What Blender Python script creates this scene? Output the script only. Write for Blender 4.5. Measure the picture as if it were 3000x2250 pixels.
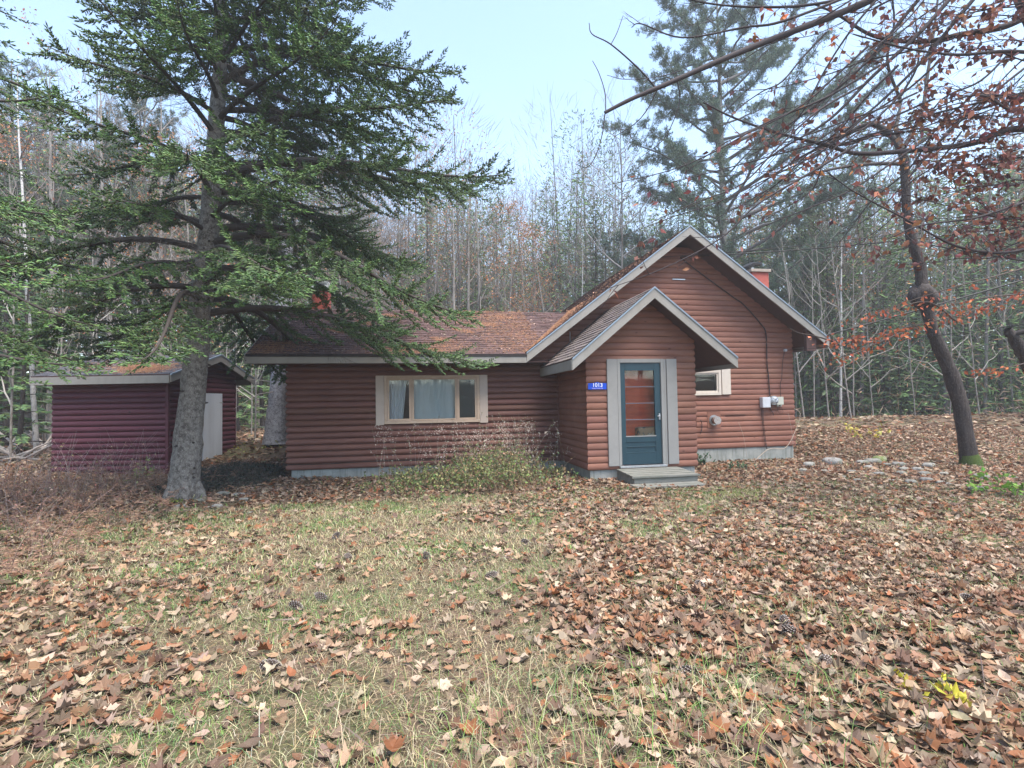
import bpy, math, random
import numpy as np
from math import radians, sin, cos, pi, sqrt
for o in list(bpy.data.objects): bpy.data.objects.remove(o)
SC = bpy.context.scene
COL = SC.collection
# ------------------------------------------------------------------ camera
CAM = np.array([0.0, -11.929, 1.369])
CR = np.array([0.98307, -0.18248, -0.01686]); CU = np.array([0.0101, -0.03795, 0.99923]); CF = np.array([0.18298, 0.98248, 0.03546])
FPX = 1536.9
cd = bpy.data.cameras.new('camera'); co = bpy.data.objects.new('camera', cd); COL.objects.link(co)
from mathutils import Matrix, Vector, noise as mnoise
M = Matrix(((CR[0], CU[0], -CF[0], CAM[0]), (CR[1], CU[1], -CF[1], CAM[1]), (CR[2], CU[2], -CF[2], CAM[2]), (0, 0, 0, 1)))
co.matrix_world = M
cd.sensor_width = 36; cd.lens = FPX / 3000 * 36; cd.clip_start = 0.05; cd.clip_end = 1000
SC.camera = co
# ------------------------------------------------------------------ light
SUN_AZ, SUN_EL = radians(146), radians(66)     # azimuth clockwise from +Y
w = bpy.data.worlds.new('World'); SC.world = w; w.use_nodes = True
nt = w.node_tree; nt.nodes.clear()
sky = nt.nodes.new('ShaderNodeTexSky'); sky.sky_type = 'NISHITA'; sky.sun_disc = False
sky.sun_elevation = SUN_EL; sky.sun_rotation = SUN_AZ; sky.air_density = 1.0; sky.dust_density = 0.6; sky.ozone_density = 1.0; sky.altitude = 200
hs = nt.nodes.new('ShaderNodeHueSaturation'); hs.inputs['Saturation'].default_value = 0.90; hs.inputs['Value'].default_value = 0.78; hs.inputs['Hue'].default_value = 0.495
bg = nt.nodes.new('ShaderNodeBackground'); bg.inputs['Strength'].default_value = 0.15
wo = nt.nodes.new('ShaderNodeOutputWorld')
nt.links.new(sky.outputs[0], hs.inputs['Color']); nt.links.new(hs.outputs[0], bg.inputs['Color']); nt.links.new(bg.outputs[0], wo.inputs['Surface'])
sl = bpy.data.lights.new('sun', 'SUN'); sl.energy = 2.3; sl.angle = radians(40); sl.color = (1.0, 0.91, 0.80)
so = bpy.data.objects.new('sun', sl); COL.objects.link(so)
sd = Vector((sin(SUN_AZ) * cos(SUN_EL), cos(SUN_AZ) * cos(SUN_EL), sin(SUN_EL)))
so.rotation_euler = sd.to_track_quat('Z', 'Y').to_euler()
SC.view_settings.view_transform = 'Standard'; SC.view_settings.look = 'None'; SC.view_settings.gamma = 1.0
SC.view_settings.exposure = 2.05
SC.cycles.max_bounces = 6; SC.cycles.transparent_max_bounces = 8; SC.cycles.caustics_reflective = False; SC.cycles.caustics_refractive = False

# ------------------------------------------------------------------ helpers
rng = np.random.default_rng(7); random.seed(7)
def ray(x, y): return CF + (x - 1500) / FPX * CR - (y - 1125) / FPX * CU
def at(x, y, Y):
    d = ray(x, y); return CAM + d * ((Y - CAM[1]) / d[1])
def sstep(a, b, x):
    t = np.clip((np.asarray(x, float) - a) / (b - a), 0, 1); return t * t * (3 - 2 * t)
def gz(x, y):
    x = np.asarray(x, float); y = np.asarray(y, float)
    h = -0.2 + 0.48 * sstep(0.6, 6.0, y) + 0.12 * sstep(9, 14, x) * sstep(-6, 2, y)
    h = h + 0.25 * sstep(9.9, 11.2, x) * sstep(-1.5, 1.5, y) * (1 - sstep(4, 8, y))
    h = h + 0.018 * np.sin(x * 1.7 + 0.6 * y) * np.cos(y * 1.3) + 0.012 * np.sin(x * 4.1 + 1.0) * np.sin(y * 3.7 + x)
    r = np.sqrt(x * x + (y + 6) ** 2); h = h + 5.0 * sstep(42, 75, r)
    return h
def ground_at(px, py):
    d = ray(px, py); t = 1.0
    for _ in range(200):
        p = CAM + d * t; g = float(gz(p[0], p[1]))
        if p[2] <= g + 1e-3: break
        t += max(0.003, (p[2] - g) * 0.8 / max(0.02, -d[2]) * (1.0 if d[2] < 0 else 1))
        if t > 90: break
    return CAM + d * t

def tag(o, label=None, cat=None, group=None, kind=None):
    if label: o['label'] = label
    if cat: o['category'] = cat
    if group: o['group'] = group
    if kind: o['kind'] = kind
    return o
def empty(name, loc=(0, 0, 0), rz=0):
    o = bpy.data.objects.new(name, None); COL.objects.link(o); o.location = loc; o.rotation_euler = (0, 0, rz); o.empty_display_size = 0.2
    return o
def copy_tree(o, parent=None):
    c = o.copy(); COL.objects.link(c); c.parent = parent
    for ch in [x for x in bpy.data.objects if x.parent == o]: copy_tree(ch, c)
    return c
class G:
    def __init__(s): s.v = []; s.f = []; s.m = []; s.c = []; s.n = 0; s.sm = []
    def add(s, V, F, mat=0, col=None, smooth=True):
        V = np.asarray(V, float).reshape(-1, 3); F = np.asarray(F, np.int64)
        if len(F) == 0: return
        s.v.append(V); s.f.append(F + s.n); s.m.append(np.full(len(F), mat)); s.sm.append(np.full(len(F), smooth))
        if col is None: col = np.ones((len(V), 3))
        col = np.broadcast_to(np.asarray(col, float), (len(V), 3)); s.c.append(col)
        s.n += len(V)
    def build(s, name, mats, parent=None, bevel=0, loc=None):
        me = bpy.data.meshes.new(name)
        V = np.concatenate(s.v); nf = [f.shape for f in s.f]
        loops = np.concatenate([f.ravel() for f in s.f]); cnt = np.concatenate([np.full(a, b) for a, b in nf])
        start = np.concatenate([[0], np.cumsum(cnt)[:-1]])
        if loc is not None: V = V - np.asarray(loc)
        me.vertices.add(len(V)); me.vertices.foreach_set('co', V.astype(np.float32).ravel())
        me.loops.add(len(loops)); me.loops.foreach_set('vertex_index', loops.astype(np.int32))
        me.polygons.add(len(cnt)); me.polygons.foreach_set('loop_start', start.astype(np.int32)); me.polygons.foreach_set('loop_total', cnt.astype(np.int32))
        me.polygons.foreach_set('material_index', np.concatenate(s.m).astype(np.int32))
        me.polygons.foreach_set('use_smooth', np.concatenate(s.sm).astype(bool))
        a = me.color_attributes.new('Col', 'FLOAT_COLOR', 'POINT')
        c4 = np.ones((len(V), 4), np.float32); c4[:, :3] = np.concatenate(s.c); a.data.foreach_set('color', c4.ravel())
        me.update(); me.validate()
        for m in (mats if isinstance(mats, (list, tuple)) else [mats]): me.materials.append(m)
        o = bpy.data.objects.new(name, me); COL.objects.link(o)
        if parent is not None: o.parent = parent
        if loc is not None and parent is None: o.location = loc
        if bevel:
            b = o.modifiers.new('bevel', 'BEVEL'); b.width = bevel; b.segments = 2; b.limit_method = 'ANGLE'
        return o
    def box(s, x0, x1, y0, y1, z0, z1, mat=0, col=None, T=None):
        V = np.array([[x, y, z] for x in (x0, x1) for y in (y0, y1) for z in (z0, z1)], float)
        if T is not None: V = T(V)
        s.add(V, [[0, 1, 3, 2], [4, 6, 7, 5], [0, 4, 5, 1], [2, 3, 7, 6], [0, 2, 6, 4], [1, 5, 7, 3]], mat, col, False)
        return s
    def prism(s, top, th, mat=0, sidemat=None, down=(0, 0, -1), col=None):
        # polygon extruded by th along 'down'
        T = np.asarray(top, float); n = len(T); B = T + np.asarray(down, float) * th
        s.add(np.vstack([T, B]), [list(range(n))], mat, col, False)
        sm = mat if sidemat is None else sidemat
        s.add(np.vstack([T, B]), [list(range(2 * n - 1, n - 1, -1))], sm, col, False)
        s.add(np.vstack([T, B]), [[i, i + n, (i + 1) % n + n, (i + 1) % n] for i in range(n)], sm, col, False)
        return s
    def tube(s, P, R, k=6, mat=0, col=None, cap=True, rough=0.0, seed=0):
        P = np.asarray(P, float); n = len(P); R = np.broadcast_to(np.asarray(R, float), (n,))
        T = np.gradient(P, axis=0); T /= np.linalg.norm(T, axis=1)[:, None] + 1e-9
        ref = np.array([0, 0, 1.0]) if abs(T[0][2]) < 0.9 else np.array([1.0, 0, 0])
        A = np.cross(T, ref); A /= np.linalg.norm(A, axis=1)[:, None] + 1e-9; B = np.cross(T, A)
        th = np.arange(k) / k * 2 * pi
        rr = R[:, None] * np.ones((n, k))
        if rough:
            q = np.random.default_rng(seed); nz = q.normal(0, 1, (n, k)); nz = (nz + np.roll(nz, 1, 1) + np.roll(nz, 1, 0)) / 1.7; rr = rr * (1 + rough * nz)
        V = P[:, None, :] + rr[..., None] * (np.cos(th)[None, :, None] * A[:, None, :] + np.sin(th)[None, :, None] * B[:, None, :])
        i = np.arange(n - 1)[:, None] * k; j = np.arange(k)[None, :]; j2 = (j + 1) % k
        F = np.stack([i + j, i + j2, i + k + j2, i + k + j], -1).reshape(-1, 4)
        s.add(V.reshape(-1, 3), F, mat, col)
        return s
    def shoots(s, P, D, L, W, col, mat=0, k=3, pos=0.4):
        # tapered pointed spindles
        P = np.asarray(P); n = len(P)
        if n == 0: return s
        D = D / (np.linalg.norm(D, axis=1)[:, None] + 1e-9); L = np.broadcast_to(L, (n,)); W = np.broadcast_to(W, (n,))
        up = np.tile([0.13, 0.21, 0.97], (n, 1)); A = np.cross(D, up); A /= np.linalg.norm(A, axis=1)[:, None] + 1e-9; B = np.cross(D, A)
        V = np.zeros((n, k + 2, 3)); V[:, 0] = P; V[:, k + 1] = P + D * L[:, None]
        for j in range(k):
            t = 2 * pi * j / k + 0.5
            V[:, 1 + j] = P + D * (L * pos)[:, None] + (cos(t) * A + sin(t) * B) * (W / 2)[:, None]
        F = []
        for j in range(k):
            a, b = 1 + j, 1 + (j + 1) % k; F += [[0, b, a], [a, b, k + 1]]
        F = (np.arange(n)[:, None, None] * (k + 2) + np.array(F)[None]).reshape(-1, 3)
        C = np.repeat(np.broadcast_to(col, (n, 3)), k + 2, 0)
        s.add(V.reshape(-1, 3), F, mat, C, False)
        return s
    def cards(s, P, T, Rm, S, col, mat=0, F=None, smooth=False):
        # template T(nv,3) placed n times with rotation matrices Rm(n,3,3), scales S(n,)
        n = len(P); nv = len(T)
        if n == 0: return s
        V = np.einsum('nij,vj->nvi', Rm, T) * np.asarray(S)[:, None, None] + np.asarray(P)[:, None, :]
        FF = (np.arange(n)[:, None, None] * nv + np.asarray(F)[None]).reshape(-1, np.asarray(F).shape[1])
        s.add(V.reshape(-1, 3), FF, mat, np.repeat(np.broadcast_to(col, (n, 3)), nv, 0), smooth)
        return s
def rotmats(n, tilt, r=None, yaw=None):
    r = r or rng
    a = r.uniform(0, 2 * pi, n) if yaw is None else yaw
    t = np.abs(r.normal(0, tilt, n)); b = r.uniform(0, 2 * pi, n)
    ca, sa = np.cos(a), np.sin(a); Rz = np.zeros((n, 3, 3)); Rz[:, 0, 0] = ca; Rz[:, 0, 1] = -sa; Rz[:, 1, 0] = sa; Rz[:, 1, 1] = ca; Rz[:, 2, 2] = 1
    ax = np.stack([np.cos(b), np.sin(b), 0 * b], 1); K = np.zeros((n, 3, 3))
    K[:, 0, 2] = ax[:, 1]; K[:, 1, 2] = -ax[:, 0]; K[:, 2, 0] = -ax[:, 1]; K[:, 2, 1] = ax[:, 0]
    Rt = np.eye(3)[None] + np.sin(t)[:, None, None] * K + (1 - np.cos(t))[:, None, None] * (K @ K)
    return Rt @ Rz
def randrot(n, r=None):
    r = r or rng
    q = r.normal(size=(n, 4)); q /= np.linalg.norm(q, axis=1)[:, None]; w_, x, y, z = q.T
    return np.stack([1 - 2 * (y * y + z * z), 2 * (x * y - z * w_), 2 * (x * z + y * w_), 2 * (x * y + z * w_), 1 - 2 * (x * x + z * z), 2 * (y * z - x * w_), 2 * (x * z - y * w_), 2 * (y * z + x * w_), 1 - 2 * (x * x + y * y)], 1).reshape(-1, 3, 3)
def jit(c, n, v=0.25, hue=0.12, r=None):
    r = r or rng
    c = np.atleast_2d(c); c = c[r.integers(0, len(c), n)]
    return np.clip(c * (1 + r.normal(0, v, (n, 1))) * (1 + r.normal(0, hue, (n, 3))), 0.004, 0.95)

# ------------------------------------------------------------------ materials
def mat(name, base, rough=0.8, noise=None, bump=None, attr=False, spec=0.3, metal=0, trans=0, stretch=None, extra=None):
    m = bpy.data.materials.new(name); m.use_nodes = True; t = m.node_tree; b = t.nodes['Principled BSDF']; L = t.links.new
    b.inputs['Roughness'].default_value = rough; b.inputs['Specular IOR Level'].default_value = spec; b.inputs['Metallic'].default_value = metal
    col = None
    tc = t.nodes.new('ShaderNodeTexCoord'); mp = t.nodes.new('ShaderNodeMapping'); L(tc.outputs['Object'], mp.inputs[0])
    if stretch: mp.inputs['Scale'].default_value = stretch
    if attr:
        a = t.nodes.new('ShaderNodeAttribute'); a.attribute_name = 'Col'; col = a.outputs['Color']
        if base is not None:
            mx = t.nodes.new('ShaderNodeMix'); mx.data_type = 'RGBA'; mx.blend_type = 'MULTIPLY'; mx.inputs[0].default_value = 1
            L(col, mx.inputs[6]); mx.inputs[7].default_value = (*base, 1); col = mx.outputs[2]
    else:
        rgb = t.nodes.new('ShaderNodeRGB'); rgb.outputs[0].default_value = (*base, 1); col = rgb.outputs[0]
    for (sc, c2, lo, hi, fac, *rest) in (noise or []):
        n = t.nodes.new('ShaderNodeTexNoise'); n.inputs['Scale'].default_value = sc; n.inputs['Detail'].default_value = rest[0] if rest else 4; n.inputs['Roughness'].default_value = 0.6
        if len(rest) > 1:
            mp2 = t.nodes.new('ShaderNodeMapping'); mp2.inputs['Scale'].default_value = rest[1]; L(tc.outputs['Object'], mp2.inputs[0]); L(mp2.outputs[0], n.inputs['Vector'])
        else: L(mp.outputs[0], n.inputs['Vector'])
        r = t.nodes.new('ShaderNodeMapRange'); r.inputs[1].default_value = lo; r.inputs[2].default_value = hi; r.inputs[4].default_value = fac; L(n.outputs['Fac'], r.inputs[0])
        mx = t.nodes.new('ShaderNodeMix'); mx.data_type = 'RGBA'; L(r.outputs[0], mx.inputs[0]); L(col, mx.inputs[6]); mx.inputs[7].default_value = (*c2, 1); col = mx.outputs[2]
    if extra: col = extra(t, L, tc, col, b)
    L(col, b.inputs['Base Color'])
    if bump:
        sc, st, dist = bump[:3]; n = t.nodes.new('ShaderNodeTexNoise'); n.inputs['Scale'].default_value = sc; n.inputs['Detail'].default_value = 5; L(mp.outputs[0], n.inputs['Vector'])
        bp = t.nodes.new('ShaderNodeBump'); bp.inputs['Strength'].default_value = st; bp.inputs['Distance'].default_value = dist; L(n.outputs['Fac'], bp.inputs['Height']); L(bp.outputs[0], b.inputs['Normal'])
    if trans:
        tr = t.nodes.new('ShaderNodeBsdfTranslucent'); L(col, tr.inputs['Color']); ms = t.nodes.new('ShaderNodeMixShader'); ms.inputs[0].default_value = trans
        L(b.outputs[0], ms.inputs[1]); L(tr.outputs[0], ms.inputs[2]); L(ms.outputs[0], t.nodes['Material Output'].inputs['Surface'])
    return m
def knots(sc, thr, colr, f=0.8):
    def ex(t, L, tc, col, b):
        mp = t.nodes.new('ShaderNodeMapping'); mp.inputs['Scale'].default_value = sc; L(tc.outputs['Object'], mp.inputs[0])
        v = t.nodes.new('ShaderNodeTexVoronoi'); v.inputs['Scale'].default_value = 1; L(mp.outputs[0], v.inputs['Vector'])
        r = t.nodes.new('ShaderNodeMapRange'); r.inputs[1].default_value = thr; r.inputs[2].default_value = thr * 0.6; r.inputs[4].default_value = f; L(v.outputs['Distance'], r.inputs[0])
        mx = t.nodes.new('ShaderNodeMix'); mx.data_type = 'RGBA'; L(r.outputs[0], mx.inputs[0]); L(col, mx.inputs[6]); mx.inputs[7].default_value = (*colr, 1); return mx.outputs[2]
    return ex
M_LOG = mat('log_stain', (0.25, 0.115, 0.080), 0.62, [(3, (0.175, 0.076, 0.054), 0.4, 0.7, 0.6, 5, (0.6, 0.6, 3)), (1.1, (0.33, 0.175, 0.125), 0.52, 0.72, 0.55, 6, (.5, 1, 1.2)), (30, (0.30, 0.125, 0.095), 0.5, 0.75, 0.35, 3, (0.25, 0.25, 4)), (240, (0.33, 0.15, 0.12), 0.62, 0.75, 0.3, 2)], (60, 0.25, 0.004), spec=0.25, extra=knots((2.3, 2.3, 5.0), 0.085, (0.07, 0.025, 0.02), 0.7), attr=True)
M_LOG_SHADED = mat('log_stain_shaded', (0.160, 0.070, 0.052), 0.6, [(3, (0.115, 0.042, 0.035), 0.4, 0.7, 0.6, 5, (0.6, 0.6, 3)), (240, (0.24, 0.10, 0.08), 0.62, 0.75, 0.3, 2)], (60, 0.25, 0.004), spec=0.3, attr=True)  # log stain again, with the eave shade put into a darker base
M_SHED = mat('shed_stain', (0.108, 0.030, 0.042), 0.6, [(3, (0.075, 0.022, 0.034), 0.4, 0.7, 0.6, 5, (0.6, 0.6, 3)), (240, (0.17, 0.06, 0.075), 0.62, 0.75, 0.3, 2)], (60, 0.25, 0.004), spec=0.3, extra=knots((2.6, 2.6, 4.5), 0.11, (0.02, 0.012, 0.014), 0.9), attr=True)
M_TRIM = mat('trim_grey', (0.275, 0.26, 0.235), 0.6, [(6, (0.20, 0.19, 0.17), 0.45, 0.75, 0.6, 6, (1, 1, 0.3)), (2, (0.33, 0.32, 0.3), 0.5, 0.7, 0.5)], (90, 0.1, 0.002))
M_SHUT = mat('shutter_grey', (0.29, 0.282, 0.265), 0.55, [(5, (0.235, 0.23, 0.215), 0.45, 0.75, 0.5)], (90, 0.1, 0.002))
M_SOFF = mat('soffit_brown', (0.09, 0.05, 0.045), 0.7, [(8, (0.06, 0.035, 0.032), 0.4, 0.7, 0.6)])
M_TAN = mat('window_tan', (0.50, 0.375, 0.28), 0.55, [(9, (0.40, 0.29, 0.2), 0.5, 0.75, 0.7, 6), (40, (0.16, 0.11, 0.08), 0.68, 0.75, 0.7, 4)])
M_TAN2 = mat('shutter_tan', (0.47, 0.385, 0.32), 0.55, [(5, (0.42, 0.34, 0.28), 0.45, 0.75, 0.5)])
M_CREAM = mat('window_cream', (0.62, 0.55, 0.47), 0.5, [(9, (0.5, 0.43, 0.35), 0.5, 0.75, 0.5)])
M_DOOR = mat('door_teal', (0.014, 0.045, 0.062), 0.38, [(7, (0.02, 0.06, 0.078), 0.45, 0.75, 0.6, 5, (1, 1, 0.4))], (60, 0.12, 0.002), spec=0.5)
M_CONC = mat('concrete', (0.33, 0.34, 0.32), 0.9, [(3, (0.22, 0.24, 0.22), 0.4, 0.65, 0.8, 6), (14, (0.12, 0.125, 0.10), 0.52, 0.72, 0.8, 6, (1, 1, 0.12)), (9, (0.47, 0.46, 0.42), 0.58, 0.72, 0.5, 5, (1, 1, 0.3))], (40, 0.4, 0.01))
M_WOOD = mat('weathered_wood', (0.21, 0.205, 0.18), 0.85, [(2, (0.12, 0.13, 0.105), 0.4, 0.65, 0.7, 6, (1, 6, 6)), (60, (0.30, 0.29, 0.26), 0.5, 0.7, 0.5, 4, (0.06, 1, 1))], (70, 0.4, 0.004), stretch=(0.1, 1, 1))
M_METAL = mat('galvanised', (0.55, 0.56, 0.57), 0.35, [(20, (0.4, 0.4, 0.42), 0.45, 0.7, 0.6)], metal=0.8)
M_WHITE = mat('shed_door_white', (0.62, 0.67, 0.74), 0.5, [(3, (0.48, 0.52, 0.58), 0.45, 0.7, 0.7, 5, (1, 1, 0.2))])
M_BOXG = mat('box_grey', (0.58, 0.60, 0.63), 0.4, [(8, (0.48, 0.5, 0.52), 0.45, 0.7, 0.5)])
M_BEIGE = mat('box_beige', (0.52, 0.53, 0.45), 0.5)
M_BLACK = mat('black_rubber', (0.02, 0.018, 0.018), 0.5)
M_CHIM = mat('chimney_red', (0.40, 0.10, 0.075), 0.75, [(6, (0.30, 0.075, 0.06), 0.4, 0.7, 0.6, 5), (2.2, (0.5, 0.16, 0.12), 0.5, 0.7, 0.4)], (50, 0.2, 0.004))
M_CAP = mat('chimney_cap', (0.62, 0.63, 0.63), 0.5, [(8, (0.45, 0.46, 0.46), 0.45, 0.7, 0.6)])
M_CAPG = mat('chimney_concrete', (0.34, 0.29, 0.24), 0.8, [(8, (0.24, 0.2, 0.17), 0.45, 0.7, 0.6)])
M_BLUE = mat('sign_blue', (0.01, 0.075, 0.55), 0.35); M_TXT = mat('sign_white', (0.85, 0.87, 0.9), 0.4)
M_INT = mat('interior_pine', (0.86, 0.12, 0.035), 0.45, [(1.4, (0.55, 0.06, 0.022), 0.4, 0.65, 0.8, 5, (1, 1, 6)), (5, (0.75, 0.2, 0.08), 0.55, 0.72, 0.5, 4, (1, 1, 2))], spec=0.4, extra=knots((2, 2, 5), 0.1, (0.10, 0.02, 0.01), 0.8))
M_DARK = mat('interior_dark', (0.06, 0.055, 0.05), 0.9)
M_CURT = mat('curtain', (0.62, 0.66, 0.70), 0.9); M_BLIND = mat('blind', (0.75, 0.80, 0.80), 0.6)
M_SCREEN = mat('insect_screen', (0.045, 0.055, 0.055), 0.7, [(60, (0.07, 0.08, 0.08), 0.5, 0.7, 0.5)])
M_CARD = mat('cardboard', (0.45, 0.30, 0.18), 0.8, [(9, (0.12, 0.16, 0.18), 0.5, 0.55, 0.8, 2), (7, (0.6, 0.5, 0.35), 0.55, 0.6, 0.8, 2)])
def glass():
    m = bpy.data.materials.new('window_glass'); m.use_nodes = True; t = m.node_tree; t.nodes.clear(); L = t.links.new
    o = t.nodes.new('ShaderNodeOutputMaterial'); tr = t.nodes.new('ShaderNodeBsdfTransparent'); tr.inputs[0].default_value = (0.93, 0.95, 0.95, 1)
    gl = t.nodes.new('ShaderNodeBsdfGlossy'); gl.inputs['Roughness'].default_value = 0.01; fr = t.nodes.new('ShaderNodeFresnel'); fr.inputs[0].default_value = 1.5
    mu = t.nodes.new('ShaderNodeMath'); mu.operation = 'MULTIPLY'; mu.inputs[1].default_value = 1.0; L(fr.outputs[0], mu.inputs[0])
    n = t.nodes.new('ShaderNodeTexNoise'); n.inputs['Scale'].default_value = 2.2; b = t.nodes.new('ShaderNodeBump'); b.inputs['Strength'].default_value = 0.08; b.inputs['Distance'].default_value = 0.02; L(n.outputs[0], b.inputs['Height']); L(b.outputs[0], gl.inputs['Normal'])
    ms = t.nodes.new('ShaderNodeMixShader'); L(mu.outputs[0], ms.inputs[0]); L(tr.outputs[0], ms.inputs[1]); L(gl.outputs[0], ms.inputs[2]); L(ms.outputs[0], o.inputs[0]); return m
M_GLASS = glass()
def shingle(name, c1, c2, litter, littersc, course=0.13, lo=0.5):
    def ex(t, L, tc, col, b):
        mp = t.nodes.new('ShaderNodeMapping'); L(tc.outputs['UV'], mp.inputs[0])
        br = t.nodes.new('ShaderNodeTexBrick'); L(tc.outputs['UV'], br.inputs['Vector']); br.inputs['Scale'].default_value = 1; br.inputs['Brick Width'].default_value = 0.3; br.inputs['Row Height'].default_value = course
        br.inputs['Mortar Size'].default_value = 0.012; br.inputs['Mortar Smooth'].default_value = 0.2; br.inputs['Bias'].default_value = 0.0
        br.inputs['Color1'].default_value = (*c1, 1); br.inputs['Color2'].default_value = (*c2, 1); br.inputs['Mortar'].default_value = (0.018, 0.014, 0.014, 1)
        n = t.nodes.new('ShaderNodeTexNoise'); n.inputs['Scale'].default_value = littersc; n.inputs['Detail'].default_value = 8; n.inputs['Roughness'].default_value = 0.7; L(tc.outputs['UV'], n.inputs['Vector'])
        r = t.nodes.new('ShaderNodeMapRange'); r.inputs[1].default_value = lo; r.inputs[2].default_value = lo + 0.06; r.inputs[4].default_value = 0.75; L(n.outputs['Fac'], r.inputs[0])
        n2 = t.nodes.new('ShaderNodeTexNoise'); n2.inputs['Scale'].default_value = 60; n2.inputs['Detail'].default_value = 3; L(tc.outputs['UV'], n2.inputs['Vector'])
        m1 = t.nodes.new('ShaderNodeMix'); m1.data_type = 'RGBA'; m1.inputs[6].default_value = (*litter, 1); m1.inputs[7].default_value = (litter[0] * 0.5, litter[1] * 0.5, litter[2] * 0.6, 1); L(n2.outputs['Fac'], m1.inputs[0])
        mx = t.nodes.new('ShaderNodeMix'); mx.data_type = 'RGBA'; L(r.outputs[0], mx.inputs[0]); L(br.outputs['Color'], mx.inputs[6]); L(m1.outputs[2], mx.inputs[7])
        bp = t.nodes.new('ShaderNodeBump'); bp.inputs['Strength'].default_value = 0.7; bp.inputs['Distance'].default_value = 0.012; ad = t.nodes.new('ShaderNodeMath'); ad.operation = 'SUBTRACT'; L(n2.outputs['Fac'], ad.inputs[0]); L(br.outputs['Fac'], ad.inputs[1]); L(ad.outputs[0], bp.inputs['Height']); L(bp.outputs[0], b.inputs['Normal'])
        return mx.outputs[2]
    return mat(name, c1, 0.9, extra=ex, spec=0.2)
M_ROOF = shingle('shingles_brown', (0.135, 0.085, 0.085), (0.085, 0.058, 0.062), (0.30, 0.16, 0.09), 1.1, lo=0.56)
M_ROOFG = shingle('shingles_grey', (0.115, 0.112, 0.128), (0.082, 0.08, 0.094), (0.28, 0.15, 0.10), 0.9, lo=0.58)
M_ROOFP = shingle('shingles_porch', (0.24, 0.20, 0.18), (0.09, 0.08, 0.085), (0.30, 0.22, 0.16), 9, lo=0.5)
M_NEED = mat('spruce_needles', None, 0.55, attr=True, spec=0.3, trans=0.15)
M_LEAF = mat('dry_leaf', None, 0.7, attr=True, spec=0.25, trans=0.2)
M_TWIG = mat('twig', None, 0.85, attr=True)
def barkmat(name, c, c2, c3, sc=1.0, zs=0.35, bump=0.02, moss=False):
    return mat(name, c, 0.9, [(9 * sc, c2, 0.42, 0.62, 0.85, 6, (1, 1, zs)), (38 * sc, c3, 0.52, 0.66, 0.7, 4, (1, 1, 0.5))], (22 * sc, 0.8, bump), stretch=(1, 1, zs))
M_SPB = barkmat('spruce_bark', (0.21, 0.195, 0.175), (0.07, 0.058, 0.052), (0.36, 0.34, 0.31), 1.8, 0.9, 0.02)
M_DKB = barkmat('dark_bark', (0.055, 0.045, 0.042), (0.028, 0.022, 0.022), (0.12, 0.105, 0.095), 1.3, 0.3, 0.03)
M_GRB = barkmat('grey_bark', (0.24, 0.22, 0.20), (0.13, 0.115, 0.10), (0.36, 0.34, 0.31), 1, 0.3, 0.02)
M_BIR = barkmat('birch_bark', (0.62, 0.60, 0.58), (0.45, 0.42, 0.40), (0.05, 0.045, 0.045), 0.6, 3.0, 0.004)
M_MOSS = mat('moss', (0.055, 0.085, 0.02), 0.95, [(30, (0.09, 0.13, 0.03), 0.4, 0.7, 0.8)], (80, 0.8, 0.02))
M_ROCK = mat('field_stone', (0.29, 0.295, 0.28), 0.85, [(5, (0.19, 0.19, 0.18), 0.4, 0.65, 0.8, 6), (22, (0.40, 0.41, 0.38), 0.55, 0.7, 0.6, 5), (3, (0.16, 0.19, 0.09), 0.56, 0.68, 0.7, 6)], (14, 0.5, 0.03))

# ------------------------------------------------------------------ ground
def ground():
    g = G()
    xs = np.unique(np.concatenate([np.linspace(-90, -14, 30), np.linspace(-14, 20, 230), np.linspace(20, 100, 30)]))
    ys = np.unique(np.concatenate([np.linspace(-80, -12, 24), np.linspace(-12, 14, 200), np.linspace(14, 100, 40)]))
    X, Yy = np.meshgrid(xs, ys); Z = gz(X, Yy)
    V = np.stack([X, Yy, Z], -1).reshape(-1, 3); nx, ny = len(xs), len(ys)
    i = np.arange(ny - 1)[:, None] * nx + np.arange(nx - 1)[None]; F = np.stack([i, i + 1, i + nx + 1, i + nx], -1).reshape(-1, 4)
    g.add(V, F)
    m = mat('forest_floor', (0.105, 0.075, 0.05), 0.95, [(0.9, (0.085, 0.095, 0.04), 0.46, 0.6, 0.75, 6), (5, (0.20, 0.14, 0.095), 0.45, 0.65, 0.7, 8), (45, (0.045, 0.03, 0.022), 0.48, 0.62, 0.7, 4), (90, (0.27, 0.20, 0.14), 0.58, 0.68, 0.6, 3)], (35, 0.9, 0.04))
    tag(g.build('ground', m), kind='structure')
ground()

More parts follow.
